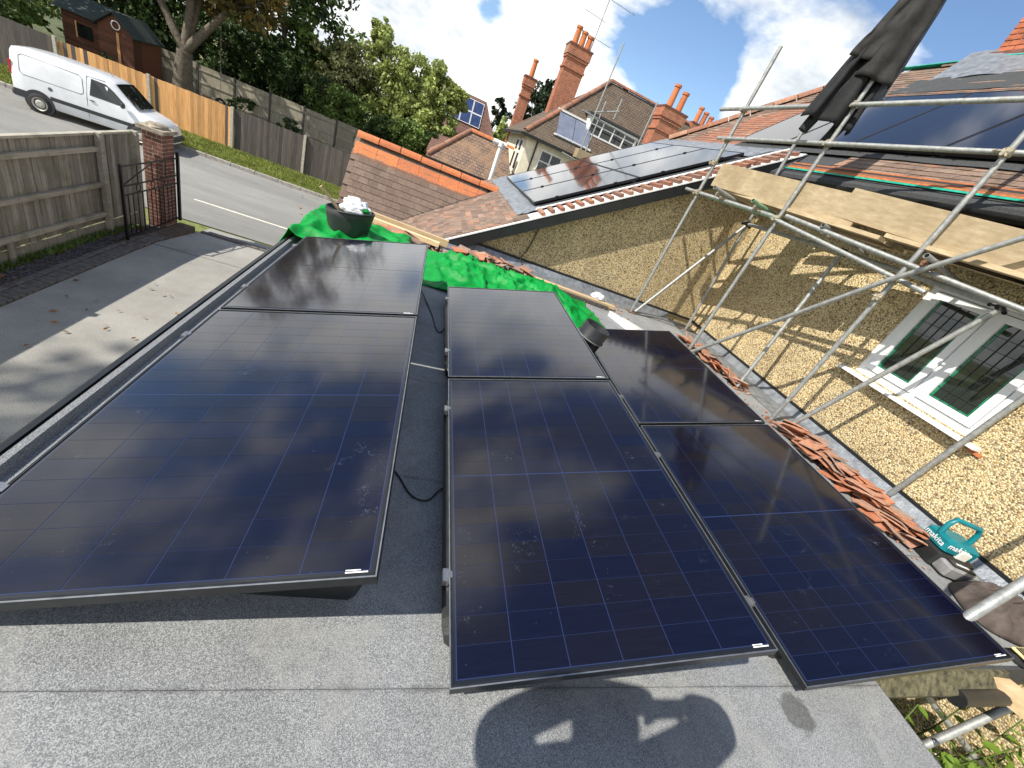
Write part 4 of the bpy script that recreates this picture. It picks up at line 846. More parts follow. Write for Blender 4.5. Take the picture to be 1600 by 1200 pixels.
# cables
def cable(pts, label, r=.0045, mat='black_rubber'):
    P_ = [Vector(p) for p in pts]; q = []
    for i in range(len(P_) - 1):
        a, b_, c, d = P_[max(i - 1, 0)], P_[i], P_[i + 1], P_[min(i + 2, len(P_) - 1)]
        for k in range(8):
            t = k / 8; q.append(.5 * ((2 * b_) + (c - a) * t + (2 * a - 5 * b_ + 4 * c - d) * t * t + (3 * b_ - a - 3 * c + d) * t ** 3))
    q.append(P_[-1]); return single(MB().path(q, r, 6), 'cable', mat, label, 'cable')
cable([(.02, 1.47, .05), (.16, 1.44, .008), (.25, 1.31, .006), (.33, 1.29, .006), (.40, 1.37, .012), (.52, 1.42, .05)], 'thin black cable looped across the gap between near panels')
cable([(.10, 3.85, .10), (.19, 3.78, .02), (.28, 3.45, .006), (.33, 3.16, .006), (.37, 3.12, .006), (.43, 3.25, .03)], 'thin black cable curving across the gap beside the tarpaulin', .005)
cable([(1.72, 6.33, .80), (1.70, 6.31, .55), (1.66, 6.31, .30), (1.60, 6.27, .13), (1.68, 6.02, .05), (1.74, 5.86, .05), (1.80, 5.6, .03)], 'black cable hanging down the far wall below the verge', .009)
# cordless charger / radio by the wall
rd = thing('site_radio', 'teal and black battery site radio with a carry handle by the wall', 'radio', (4.62, 1.45, 0))
Rz = Matrix.Rotation(R(-18), 3, 'Z'); c0r = Vector((4.60, 1.40, 0)); RS = 1.3
def rbox(c, s_, name, mat, bev=.012, tilt=0): 
    return MB().bevbox(c0r + Rz @ (Vector(c) * RS), [q * RS for q in s_], bev * RS, Rz @ Matrix.Rotation(tilt, 3, 'X')).build(name, mat, rd)
rbox((0, .03, .055), (.25, .20, .11), 'base', 'black_plastic'); body = rbox((0, .04, .15), (.22, .17, .10), 'body', 'teal_plastic', .02)
rbox((.0, -.10, .05), (.21, .10, .08), 'battery', 'grey_plastic'); rbox((.0, -.10, .094), (.15, .06, .012), 'battery_label', 'black_plastic', .004)
rbox((.02, -.045, .13), (.07, .02, .07), 'display', 'lamp_lens', .004)
hm = MB(); hm.path([c0r + Rz @ (Vector(p) * RS) for p in ((-.10, .05, .18), (-.10, .06, .26), (-.08, .065, .30), (.08, .065, .30), (.10, .06, .26), (.10, .05, .18))], .02, 8); hm.build('handle', 'teal_plastic', rd)
def text_mesh(txt, size, mw, mat, parent, name='lettering'):
    cu = bpy.data.curves.new('txt', 'FONT'); cu.body = txt; cu.size = size; cu.extrude = .0012; cu.align_x = 'CENTER'; cu.align_y = 'CENTER'
    t = bpy.data.objects.new('txt', cu); COL.objects.link(t); bpy.context.view_layer.update()
    me = bpy.data.meshes.new_from_object(t.evaluated_get(bpy.context.evaluated_depsgraph_get())); bpy.data.objects.remove(t); me.materials.clear(); me.materials.append(MATS[mat])
    return piece(name, me, parent, mw)
fx = Rz @ Vector((1, 0, 0)); fz = Vector((0, 0, 1)); fy = Rz @ Vector((0, -1, 0))
text_mesh('makita', .07, M4(fx, fz, fy, c0r + Rz @ (Vector((-.035, -.0465, .165)) * RS)), 'sticker_white', rd)
text_mesh('makita', .065, M4(Rz @ Vector((0, -1, 0)), fz, Rz @ Vector((-1, 0, 0)), c0r + Rz @ (Vector((-.111, .04, .15)) * RS)), 'sticker_white', rd)
text_mesh('makita', .042, M4(fx, Rz @ Vector((0, 1, 0)), fz, c0r + Rz @ (Vector((0, -.10, .1008)) * RS)), 'sticker_white', rd)
single(blob((4.42, 3.05, .09), .045, 31, .5, (1.2, .7, .7), 14), 'work_glove', 'cloth_black', 'small black work glove dropped beside a scaffold foot', 'glove')
# dark bag, boot and timber at the roof end by the wall
def heap(cx_, cy_, rx, ry, h, seed):
    def fn(u, v):
        x, y_ = (u - .5) * 2, (v - .5) * 2; r = max(abs(x), abs(y_)) / max(1e-6, math.hypot(x, y_)); x, y_ = x * r, y_ * r; d = min(1, math.hypot(x, y_))
        q = mnoise.voronoi((x * 1.6 + seed, y_ * 1.9, seed))[0]; cr = 1 - min(1, (q[1] - q[0]) * 1.8); e = 1 + .16 * mnoise.noise((math.atan2(y_, x) * 1.3, seed, 2))
        return (cx_ + x * rx * e, cy_ + y_ * ry * e, .012 + h * (1 - d ** 2.4) * (.62 + .5 * cr + .2 * mnoise.noise((x * 2, y_ * 2, seed + 5))))
    return fn
setp(cloth(heap(4.58, .98, .34, .24, .20, 4.0), 44, 44, 'cloth_bag', 'cloth_brown', None, .008), 'crumpled dark brown cloth by the scaffold brace at the wall', 'cloth')
setp(cloth(heap(4.93, .84, .24, .24, .30, 8.0), 44, 44, 'dark_coat', 'cloth_black', None, .008), 'heap of black cloth against the wall beside the brown cloth', 'coat')
bt = thing('work_boot', 'dark boot lying with its yellow patterned sole turned up', 'boot', (4.3, .69, -.03))
MB().bevbox((4.33, .68, .01), (.30, .12, .07), .03).build('upper', 'cloth_black', bt)
so = MB(); so.bevbox((4.33, .675, .058), (.28, .10, .016), .006); so = so.build('sole', 'yellow_rubber', bt)
for k in range(9): MB().beam((4.21 + k * .03, .635, .069), (4.22 + k * .03, .715, .069), .008, .006).build('tread', 'black_rubber', so)
board('roof_timber', (3.80, .70, -.06), (4.18, .30, -.10), .13, .10, 'orange-brown sawn timber sticking out past the roof end', 'timber', 'timber_new')
m = MB(); m.poly([(2.75, .635, -.01), (2.75, .60, .0), (2.75, .52, -.09), (2.75, .53, -.14), (2.75, .635, -.14)], (1.25, 0, 0)); m.build('mossy_eave', 'moss_gutter', house)
m = MB(); m.tube((3.45, .52, -.11), (4.05, .52, -.11), .05, 12); m.build('eave_pipe', 'black_plastic', house)

# ================================================================== drive fence, gate and pillar
random.seed(33)
df = thing('drive_fence', 'weathered grey close-board fence with rails along the drive', 'fence', (-5.56, 6, -2.6))
FB = mesh_of(MB().poly([(-.058, -.010, -.75), (.058, -.004, -.75), (.058, .004, -.75), (-.058, .010, -.75)], (0, 0, 1.5)), 'fence_board', 'wood_grey')
y = 2.6
while y < 10.05:
    piece('fence_board', FB, df, M4(Vector((rn(.03), 1, rn(.006))).normalized(), Vector((-1, 0, 0)), Vector((0, 0, 1)), (-5.60 + rn(.004), y, -1.66 + rn(.008)))); y += .1
for z in (-2.25, -1.72, -1.12): MB().beam((-5.555, 2.6, z), (-5.555, 9.0, z), .05, .075).build('rail', 'wood_rail', df)
MB().beam((-5.59, 2.6, -.885), (-5.59, 10.05, -.885), .075, .035).build('capping', 'wood_rail', df)
for yy in (2.7, 5.45, 8.98, 9.95): MB().bb((-5.60 if yy > 9 else -5.57, yy - .045, -2.7), (-5.49, yy + .045, -.86)).build('post', 'wood_rail', df)
MB().bb((-5.60, 2.6, -2.66), (-5.575, 10.0, -2.42)).build('gravel_board', 'wood_grey', df)
MB().bb((-5.555, 6.9, -2.6), (-5.52, 6.96, -2.28)).build('stub_post', 'wood_rail', df)
# brick pillar
pil = thing('gate_pillar', 'red brick gate pillar with a broken stone cap', 'pillar', (-5.45, 10.42, -2.75))
core = MB().bb((-5.54, 10.17, -2.85), (-5.20, 10.58, -.80)).build('pillar_core', 'mortar', pil)
brick_wall(core, (-5.205, 10.17, 0), (0, 1, 0), (1, 0, 0), .41, -2.75, 26, 'brick_dull'); brick_wall(core, (-5.54, 10.175, 0), (1, 0, 0), (0, -1, 0), .34, -2.75, 26, 'brick_dull')
cp = MB(); cp.poly([(-5.60, 10.11, -.80), (-5.14, 10.11, -.80), (-5.14, 10.64, -.80), (-5.60, 10.64, -.80)], (0, 0, .07)); cp.build('cap', 'stone_cap', pil)
blob((-5.37, 10.38, -.73), .19, 51, .3, (1.0, 1.0, .42), 18, 3).build('cap_stone', 'stone_cap', pil)
# iron gate folded back against the fence
ig = thing('iron_gate', 'black wrought iron gate with ring band folded against the fence', 'gate', (-5.33, 8.97, -2.58))
gx, g0, g1 = -5.13, 8.75, 10.55
def gbar(a, b_, w_=.014, name='bar', par=ig): return MB().beam(a, b_, w_, w_).build(name, 'iron_black', par)
for yy, z1, w_ in ((g0, -1.20, .04), (g1, -1.12, .05)): gbar((gx, yy, -2.56), (gx, yy, z1), w_, 'stile')
for z in (-2.5, -1.74, -1.58): gbar((gx, g0 + .02, z), (gx, g1 - .025, z), .02, 'rail')
gbar((gx, g0, -1.24), (gx, g1, -1.24), .022, 'top_rail')
gbar((gx, g0 + .03, -1.56), (gx, 9.62, -1.27), .016, 'scroll_bar'); gbar((gx, 9.62, -1.27), (gx, g1 - .03, -1.56), .016, 'scroll_bar')
n = 13
for i in range(1, n): yy = g0 + (g1 - g0) * i / n; gbar((gx, yy, -2.49), (gx, yy, -1.75), .013)
for i in range(3):
    yy = g0 + (g1 - g0) * (.25 + .25 * i); MB().path([(gx, yy + .065 * math.cos(a / 14 * 6.2832), -1.66 + .065 * math.sin(a / 14 * 6.2832)) for a in range(15)], .008, 6).build('ring', 'iron_black', ig)
    gbar((gx, yy, -1.57), (gx, yy, -1.26), .013)

# ================================================================== fence across the road
def run_fence(name, label, x0, x1, mat, odd=None, posts=(), w_=.135, yf=23.8, zt=-1.64, zb=-3.36):
    t = thing(name, label, 'fence', ((x0 + x1) / 2, yf, -3.42), 'garden fence across the road')
    me = mesh_of(MB().poly([(-w_ * .54, -.011, 0), (w_ * .54, -.004, 0), (w_ * .54, .004, 0), (-w_ * .54, .011, 0)], (0, 0, zt - zb)), 'fence_board', mat)
    me2 = mesh_of(MB().poly([(-w_ * .54, -.011, 0), (w_ * .54, -.004, 0), (w_ * .54, .004, 0), (-w_ * .54, .011, 0)], (0, 0, zt - zb)), 'fence_board', odd or mat)
    k = int((x1 - x0) / w_)
    for i in range(k): piece('fence_board', me2 if odd and random.random() < .09 else me, t, M4(Vector((1, rn(.04), 0)).normalized(), Vector((0, 1, 0)), Vector((rn(.006), rn(.01), 1)).normalized(), (x0 + (i + .5) * (x1 - x0) / k, yf + rn(.006), zb + rn(.012))))
    for px in posts: MB().bb((px - .055, yf - .13, -3.5), (px + .055, yf - .015, zt + .05)).build('concrete_post', 'concrete', t)
    MB().bb((x0, yf - .02, -3.5), (x1, yf + .02, zb)).build('gravel_board', 'concrete', t)
    for z in (-3.0, -2.0): MB().bb((x0, yf + .015, z - .04), (x1, yf + .06, z + .04)).build('rail', mat, t)
    return t
run_fence('board_fence', 'old dark close-board fence beside the rear of the white van', -21.5, -15.72, 'wood_dark', posts=(-18.7, -15.7), zt=-1.60)
run_fence('board_fence', 'new orange close-board fence behind the white van', -15.62, -9.32, 'wood_orange', 'wood_dark', posts=(-12.5, -9.28))
run_fence('board_fence', 'old dark close-board fence running up to the porch roof', -9.2, 1.5, 'wood_dark', 'wood_orange' if False else None, posts=(-6.17, -3.1, -.1))
bf = thing('back_fence', 'pale weathered panel fence at the back of the shaded garden', 'fence', (-10, 31, -2.95))
for i in range(9):
    x = -17.6 + i * 1.88; zt = -1.05 + rn(.05)
    MB().bb((x, 31, -2.9), (x + 1.76, 31.04, zt)).build('fence_panel', 'wood_garden', bf)
    MB().bb((x + 1.77, 30.95, -2.95), (x + 1.87, 31.08, zt + .06)).build('post', 'wood_dark', bf)
    for z in (-1.3, -1.9, -2.5): MB().bb((x, 30.965, z - .03), (x + 1.76, 30.998, z + .03)).build('rail', 'wood_garden', bf)

# ================================================================== white van
van = thing('parked_van', 'small white panel van parked against the kerb by the orange fence', 'van', (-11.85, 19.78, -3.42))
VS = [(-2.02, 1.66, .80, .66), (-1.96, 1.76, .835, .70), (-1.7, 1.80, .855, .72), (-1.0, 1.83, .86, .73), (.0, 1.82, .86, .73), (.45, 1.77, .86, .71), (.62, 1.70, .86, .69), (.95, 1.40, .86, .70), (1.26, 1.08, .855, .74), (1.5, 1.02, .845, .70), (1.75, .95, .82, .66), (1.95, .84, .78, .60), (2.05, .70, .73, .56), (2.09, .50, .70, .55)]
def vsec(i):
    x, zt, w_, wt = VS[i]; zb = .24; belt = min(1.02, zt - .10); q = min(1, (zt - .5) / 1.3)
    half = [(w_ * .90, zb), (w_ * .985, zb + .08), (w_, min(.62, zb + (zt - zb) * .45)), (w_ * .985, belt), ((w_ * .4 + wt * .6), belt + (zt - belt) * .55), (wt, zt - .07 * q), (wt - .07, zt - .02 * q), (wt * .5, zt), (0, zt + .005)]
    return [(x, -y, z) for y, z in half] + [(x, y, z) for y, z in half[-2::-1]]
def half_w(x, z):
    for i in range(len(VS) - 1):
        if VS[i][0] <= x <= VS[i + 1][0]: break
    def at_(k):
        s_ = [(-p[1], p[2]) for p in vsec(k)[:9]]
        for (y0, z0), (y1, z1) in zip(s_, s_[1:]):
            if z0 <= z <= z1: return y0 + (y1 - y0) * (z - z0) / max(1e-6, z1 - z0)
        return s_[-1][0]
    t = (x - VS[i][0]) / (VS[i + 1][0] - VS[i][0]); return at_(i) * (1 - t) + at_(i + 1) * t
secs = [vsec(i) for i in range(len(VS))]; nn = len(secs[0]); m = MB()
O = Vector((-11.85, 19.78, -3.42)); vs = [Vector(p) + O for s_ in secs for p in s_]
m.add(vs, [(i * nn + j, (i + 1) * nn + j, (i + 1) * nn + j + 1, i * nn + j + 1) for i in range(len(secs) - 1) for j in range(nn - 1)], True)
m.add(vs, [tuple(range(nn)), tuple(range(len(vs) - 1, len(vs) - nn - 1, -1)), ] + [((i + 1) * nn, i * nn, i * nn + nn - 1, (i + 1) * nn + nn - 1) for i in range(len(secs) - 1)])
body = m.build('body', 'van_paint', van)
def side_patch(pts, off, name, mat, par=van, n=1, thick=None):
    m = MB(); vs = [O + Vector((x, -half_w(x, z) - off, z)) for x, z in pts]; c = sum(vs, Vector()) / len(vs)
    m.add(vs, [tuple(range(len(vs)))]); return m.build(name, mat, par)
def side_line(pts, r, name, mat, par=van): return MB().path([O + Vector((x, -half_w(x, z) - .002, z)) for x, z in pts], r, 5).build(name, mat, par)
side_patch([(-.02, 1.10), (.30, 1.10), (.62, 1.09), (1.02, 1.07), (.90, 1.20), (.62, 1.46), (.42, 1.60), (.04, 1.62)], .008, 'side_window', 'glass_dark')
side_line([(-.10, .40), (-.10, 1.0), (-.08, 1.66), (.40, 1.68)], .007, 'door_seam', 'van_plastic', body); side_line([(1.12, .50), (1.12, 1.0), (1.06, 1.10)], .006, 'door_seam', 'van_plastic', body)
side_line([(-1.78, 1.12), (-1.78, 1.55), (-1.70, 1.62), (-.28, 1.60), (-.20, 1.52), (-.18, 1.10), (-.26, 1.04), (-1.70, 1.04), (-1.78, 1.12)], .008, 'panel_groove', 'cloth_grey', body)
m = MB()
for a in range(22):
    x0, x1 = -1.08 + a * .1, -1.08 + (a + 1) * .1
    m.add([O + Vector((x, -half_w(x, z) - .012, z)) for x, z in ((x0, .52), (x1, .52), (x1, .64), (x0, .64))], [(0, 1, 2, 3)])
m.build('rub_strip', 'van_plastic', van)
MB().path([O + Vector((-.02 + .0, -half_w(-.02, .95) - .012, .95)), O + Vector((.1, -half_w(.1, .95) - .016, .96))], .018, 6).build('door_handle', 'van_plastic', van)
m = MB(); ang = [i / 12 * 6.2832 for i in range(12)]
m.add([O + Vector((-1.05 + .06 * math.cos(a), -half_w(-1.05, .86) - .006, .86 + .06 * math.sin(a))) for a in ang], [tuple(range(12))]); m.build('fuel_flap', 'cloth_grey', van)
ws = MB(); ws.grid(lambda u, v: O + Vector((.655 + .575 * v + .035 * (1 - (2 * u - 1) ** 2), (u - .5) * 2 * (.63 + .06 * v), 1.685 - .575 * v + .012 + .03 * (1 - (2 * u - 1) ** 2))), 12, 6); ws.build('windscreen', 'glass_dark', van)
for s_ in (-.3, .25): MB().tube(O + Vector((1.27, s_, 1.11)), O + Vector((1.13, s_ - .36, 1.24)), .008, 5).build('wiper', 'van_plastic', van)
m = MB(); m.bevbox(O + Vector((2.04, 0, .40)), (.20, 1.50, .22), .05); m.build('front_bumper', 'van_plastic', van)
m = MB(); m.bevbox(O + Vector((-1.99, 0, .42)), (.20, 1.66, .22), .05); m.build('rear_bumper', 'van_plastic', van)
m = MB(); m.bb(O + Vector((-2.0, -.857, .34)), O + Vector((-1.66, -.80, .56))); m.build('bumper_corner', 'van_plastic', van)
for s_ in (-1, 1):
    blob(O + Vector((1.90, s_ * .60, .76)), .13, 3, .05, (.9, .9, .75), 14).build('headlight', 'lamp_lens', van)
    MB().bb(O + Vector((-2.035, s_ * .76 - .05, .95)), O + Vector((-1.985, s_ * .76 + .05, 1.35))).build('tail_light', 'lamp_red', van)
    MB().bevbox(O + Vector((.92, s_ * .95, 1.14)), (.10, .16, .17), .03).build('mirror', 'van_plastic', van)
for x in (-1.38, 1.31):
    for s_ in (-1, 1):
        c = O + Vector((x, s_ * .80, .295)); ar = MB(); ar.tube(c + Vector((0, s_ * .0, .03)), c + Vector((0, s_ * .075, .03)), .375, 26); 
        ar.build('wheel_arch', 'van_plastic', van)
        wh = MB(); pf = [(.295, -.08), (.305, -.05), (.305, .05), (.285, .085), (.20, .088)]
        vs = [c + Vector((r * math.cos(j / 24 * 6.2832), s_ * (h + .015), r * math.sin(j / 24 * 6.2832))) for r, h in pf for j in range(24)]
        wh.add(vs, [(i * 24 + j, i * 24 + (j + 1) % 24, i * 24 + 24 + (j + 1) % 24, i * 24 + 24 + j) for i in range(4) for j in range(24)], True); w0 = wh.build('wheel', 'tyre', van)
        pf = [(.20, .088), (.185, .06), (.13, .055), (.10, .085), (.055, .09), (.0, .085)]; rm = MB()
        vs = [c + Vector((r * math.cos(j / 24 * 6.2832), s_ * (h + .017), r * math.sin(j / 24 * 6.2832))) for r, h in pf for j in range(24)]
        rm.add(vs, [(i * 24 + j, i * 24 + (j + 1) % 24, i * 24 + 24 + (j + 1) % 24, i * 24 + 24 + j) for i in range(5) for j in range(24)], True); rm.build('rim', 'wheel_steel', w0)
MB().tube(O + Vector((.35, 0, 1.80)), O + Vector((.18, 0, 2.05)), .006, 5).build('aerial', 'van_plastic', van)
van.rotation_euler.z = R(7)

# ================================================================== garden shed, trees, hedges
sh = thing('garden_shed', 'dark reddish timber playhouse shed with a gabled front and green roof', 'shed', (-17, 29, -2.95))
for i in range(18):
    z = -2.9 + i * .118
    MB().bb((-18.5, 28.62 + .004 * (i % 2), z), (-16.72, 28.66, z + .112)).build('cladding_board', 'wood_shed', sh)
    MB().bb((-16.7, 28.0, z), (-15.3, 28.04, z + .112)).build('cladding_board', 'wood_shed', sh)
MB().bb((-18.5, 28.7, -2.95), (-15.35, 30.4, -.82)).build('shed_walls', 'wood_shed', sh)
MB().bb((-15.36, 28.05, -2.95), (-15.32, 28.7, -.82)).build('side_board', 'wood_shed', sh)
MB().poly([(-16.7, 28.02, -.8), (-15.3, 28.02, -.8), (-16.0, 28.02, -.18)], (0, .1, 0)).build('gable', 'wood_shed', sh)
for sx in (-1, 1): MB().poly([(-16.0, 27.85, -.10), (-16.0 + sx * .85, 27.85, -.86), (-16.0 + sx * .85, 27.85, -.91), (-16.0, 27.85, -.15)], (0, 2.6, 0)).build('porch_roof', 'shingle_green', sh)
MB().poly([(-18.7, 28.4, -.85), (-18.7, 29.5, -.1), (-18.7, 30.6, -.85), (-18.7, 29.5, -.16)], (2.7, 0, 0)).build('shed_roof', 'shingle_green', sh)
wn = MB().bb((-17.9, 28.57, -1.75), (-17.3, 28.6, -1.2)).build('window', 'glass_dark', sh); MB().bb((-17.96, 28.575, -1.80), (-17.91, 28.615, -1.15)).build('window_frame', 'wood_orange', sh)
MB().path([(-15.9 + .17 * math.cos(a / 12 * 6.2832), 27.9, -.62 + .17 * math.sin(a / 12 * 6.2832)) for a in range(13)], .025, 6).build('horseshoe', 'white_paint', sh)
MB().bb((-15.95, 27.96, -2.9), (-15.85, 27.995, -.9)).build('corner_post', 'wood_orange', sh)

def leaves(m, c, rad, n, size, lean=None):
    for i in range(n):
        d = Vector((random.gauss(0, 1), random.gauss(0, 1), random.gauss(0, 1))); d.normalize(); k = random.random() ** .45
        p = Vector(c) + Vector((d.x * rad[0], d.y * rad[1], d.z * rad[2])) * k
        a = Vector((rn(1), rn(1), rn(1))).normalized(); b_ = a.cross(Vector((rn(1), rn(1), rn(1))).normalized())
        if b_.length < .1: continue
        b_.normalize(); s_ = size * random.uniform(.6, 1.4)
        m.v += [tuple(p - a * s_), tuple(p + b_ * s_ * .55), tuple(p + a * s_), tuple(p - b_ * s_ * .55)]; q = len(m.v); m.f.append((q - 4, q - 3, q - 2, q - 1)); m.sm.append(False)
def tree(name, label, base, crowns, mat, nclump, nleaf, size, trunk_r=.18, cat='tree', group=None, fork=None, clump=.26):
    t = thing(name, label, cat, base, group); m = MB(); br = MB(); base = Vector(base)
    c0 = Vector(crowns[0][0]); fk = Vector(fork) if fork else lerp(base, c0, .55)
    br.path([base - Vector((0, 0, .2)), lerp(base, fk, .5) + Vector((rn(.08), rn(.08), 0)), fk], trunk_r, 9, rs=[trunk_r * 1.25, trunk_r, trunk_r * .82])
    for c, r in crowns:
        c = Vector(c); k = max(3, int(nclump / len(crowns)))
        br.path([fk, lerp(fk, c, .55) + Vector((rn(.3), rn(.3), .2)), c], .1, 6, rs=[trunk_r * .55, trunk_r * .32, trunk_r * .12])
        for i in range(k):
            d = Vector((random.gauss(0, 1), random.gauss(0, 1), random.gauss(0, 1))).normalized(); q = random.uniform(.45, 1.0)
            p = c + Vector((d.x * r[0], d.y * r[1], d.z * r[2])) * q; rr = (sum(r) / 3) * clump * random.uniform(.6, 1.35)
            leaves(m, p, (rr * 1.15, rr * 1.15, rr * .8), nleaf, size)
            if i % 5 == 0: br.path([lerp(fk, c, .7), lerp(c, p, .5), p], .03, 4, rs=[trunk_r * .2, trunk_r * .1, .01])
    br.build('trunk', 'bark', t); m.build('crown', mat, t); return t
random.seed(77)
TG = 'trees behind the garden'
tree('drive_shade_tree', 'very tall unseen tree added so that its top shades the drive', (-21, -4.2, -2.6), [((-19.7, -3.6, 17), (2.6, 2.6, 2.4)), ((-21.5, -5.0, 14.5), (2.6, 2.4, 2.2))], 'leaf_mid', 130, 17, .2, .4, fork=(-20.8, -4.1, 12), clump=.3)  # out-of-view tree, added to cast soft shade on the near drive
tree('garden_tree', 'tree added at the end of the old dark fence to shade the shed', (-22.5, 26, -2.9), [((-22.5, 25.6, 3.5), (3.2, 2.6, 2.6)), ((-21.0, 26.5, 5.2), (2.8, 2.4, 2.2)), ((-23, 25.5, 1), (2.4, 2, 1.6))], 'leaf_mid', 90, 62, .16, .25, group=TG)  # added off to the left so its crown darkens the shed
for x_, y_ in ((-19.6, 27), (-21.5, 31)): tree('garden_shrub', {-19.6: 'leafy green shrub beside the shed above the old fence', -21.5: 'dark laurel bush left of the shed'}[x_], (x_, y_, -2.95), [((x_, y_, -1.2), (1.3, 1.1, 1.3))], 'leaf_mid', 30, 60, .10, .07, 'shrub')
tree('garden_tree', 'big tree with a forked pale trunk and browning leaves behind the orange fence', (-13.25, 28, -2.6), [((-12.4, 28.4, 3.3), (2.9, 2.4, 2.0)), ((-10.2, 28, 3.2), (2.0, 2.0, 1.7)), ((-15.2, 28.6, 3.3), (2.3, 2, 1.6)), ((-12.5, 28, 6.5), (3.5, 3, 2.5))], 'leaf_autumn', 130, 60, .15, .40, group=TG, fork=(-13.1, 28, -.5), clump=.24)
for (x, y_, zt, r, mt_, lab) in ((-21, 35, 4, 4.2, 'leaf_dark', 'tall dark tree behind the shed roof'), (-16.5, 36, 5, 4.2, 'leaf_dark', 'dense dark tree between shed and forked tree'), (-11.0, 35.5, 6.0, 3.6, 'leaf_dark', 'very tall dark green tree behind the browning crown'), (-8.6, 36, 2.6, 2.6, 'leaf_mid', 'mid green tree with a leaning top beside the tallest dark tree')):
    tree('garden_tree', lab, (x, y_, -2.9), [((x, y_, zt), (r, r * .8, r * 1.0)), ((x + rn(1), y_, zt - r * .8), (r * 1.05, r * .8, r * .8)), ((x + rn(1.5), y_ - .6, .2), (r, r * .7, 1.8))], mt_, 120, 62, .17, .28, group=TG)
tree('garden_tree', 'olive grey bushy tree above the ivy hedge', (-7.0, 34.5, -2.9), [((-7.0, 34.5, 1.6), (1.9, 1.6, 1.9)), ((-7.4, 34.2, -.2), (1.7, 1.5, 1.5))], 'leaf_olive', 110, 90, .12, .15, group=TG)
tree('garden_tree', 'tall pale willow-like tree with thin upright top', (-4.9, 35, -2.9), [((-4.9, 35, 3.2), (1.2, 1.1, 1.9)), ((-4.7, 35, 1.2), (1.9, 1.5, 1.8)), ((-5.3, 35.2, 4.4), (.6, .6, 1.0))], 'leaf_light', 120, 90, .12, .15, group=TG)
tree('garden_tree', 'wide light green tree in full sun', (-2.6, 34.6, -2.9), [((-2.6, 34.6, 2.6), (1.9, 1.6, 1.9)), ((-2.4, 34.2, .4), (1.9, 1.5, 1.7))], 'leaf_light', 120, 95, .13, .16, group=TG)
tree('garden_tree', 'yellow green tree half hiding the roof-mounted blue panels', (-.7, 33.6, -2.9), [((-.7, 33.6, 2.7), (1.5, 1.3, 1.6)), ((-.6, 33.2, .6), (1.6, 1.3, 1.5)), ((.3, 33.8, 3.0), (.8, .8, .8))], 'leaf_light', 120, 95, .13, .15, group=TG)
for (x, y_, zt, rx, mt_, lab) in ((-13.2, 32.6, .6, 2.4, 'leaf_dark', 'dark ivy hedge clump behind the forked trunk'), (-9.6, 32.4, .2, 2.2, 'leaf_dark', 'dark ivy hedge clump over the pale back fence'), (-6.6, 32.2, -.3, 1.9, 'leaf_mid', 'green hedge clump spilling over the back fence'), (-4.0, 31.8, -.9, 1.6, 'leaf_dark', 'dark shrub at the end of the back fence'), (-2.0, 31.4, -.4, 1.5, 'leaf_mid', 'glossy green laurel shrub above the porch ridge'), (-.1, 31.6, -.6, 1.4, 'leaf_dark', 'dark bush beneath the yellow green tree')):
    tree('hedge_shrub', lab, (x, y_, -2.9), [((x, y_, zt), (rx, 1.1, 1.3)), ((x + .2, y_, -1.4), (rx, 1.0, 1.3))], mt_, 90, 80, .11, .09, 'shrub', 'hedge shrubs behind the garden')
for x, y_, r in ((-11.3, 30.2, .75), (-8.6, 29.5, .65), (-15.2, 26, .5)): tree('garden_shrub', {-11.3: 'small dark shrub against the pale back fence', -8.6: 'small round shrub on the garden lawn', -15.2: 'low shrub in front of the shed'}[x], (x, y_, -2.95), [((x, y_, -2.2), (r, r, r))], 'leaf_dark', 14, 50, .07, .05, 'shrub')
m = MB(); m.tube((-11.75, 28.6, 1.2), (-11.75, 28.6, -2.1), .012, 5); sw = thing('rope_swing', 'tyre swing hanging on a thin rope from the forked tree', 'swing', (-11.75, 28.6, -2.4)); m.build('rope', 'wood_garden', sw)
MB().path([(-11.75 + .22 * math.cos(a / 14 * 6.2832), 28.6, -2.3 + .22 * math.sin(a / 14 * 6.2832)) for a in range(15)], .07, 8).build('swing_tyre', 'tyre', sw)

# ================================================================== neighbouring houses
def hip_house(t, x0, x1, y0, y1, ze, zr, rx0, rx1, ry, mats, ov=.25):
    """front (-y), back and left hip slopes as parts"""
    A_, B_, C_, D_ = (x0, y0, ze), (x1, y0, ze), (x1, y1, ze), (x0, y1, ze); P_, Q_ = (rx0, ry, zr), (rx1, ry, zr)
    f = MB().poly([A_, B_, Q_, P_], (0, 0, -.12)).build('roof_slope', mats[0], t); l_ = MB().poly([D_, A_, P_], (0, 0, -.12)).build('roof_hip', mats[1], t)
    MB().poly([C_, D_, P_, Q_], (0, 0, -.12)).build('roof_back', mats[0], t); MB().poly([B_, C_, Q_], (0, 0, -.12)).build('roof_hip', mats[1], t); return f, l_
def pots(st, xs, y_, z0, h, r=.12, mat='ridge_orange'):
    for i, x in enumerate(xs):
        hh = h * (1, .88, .8)[i % 3]; m = MB(); m.tube((x, y_, z0 - .05), (x, y_, z0 + hh), r * 1.08, 12, r * .88); m.tube((x, y_, z0 + hh - .10), (x, y_, z0 + hh), r * 1.12, 12); m.build('chimney_pot', mat, st)
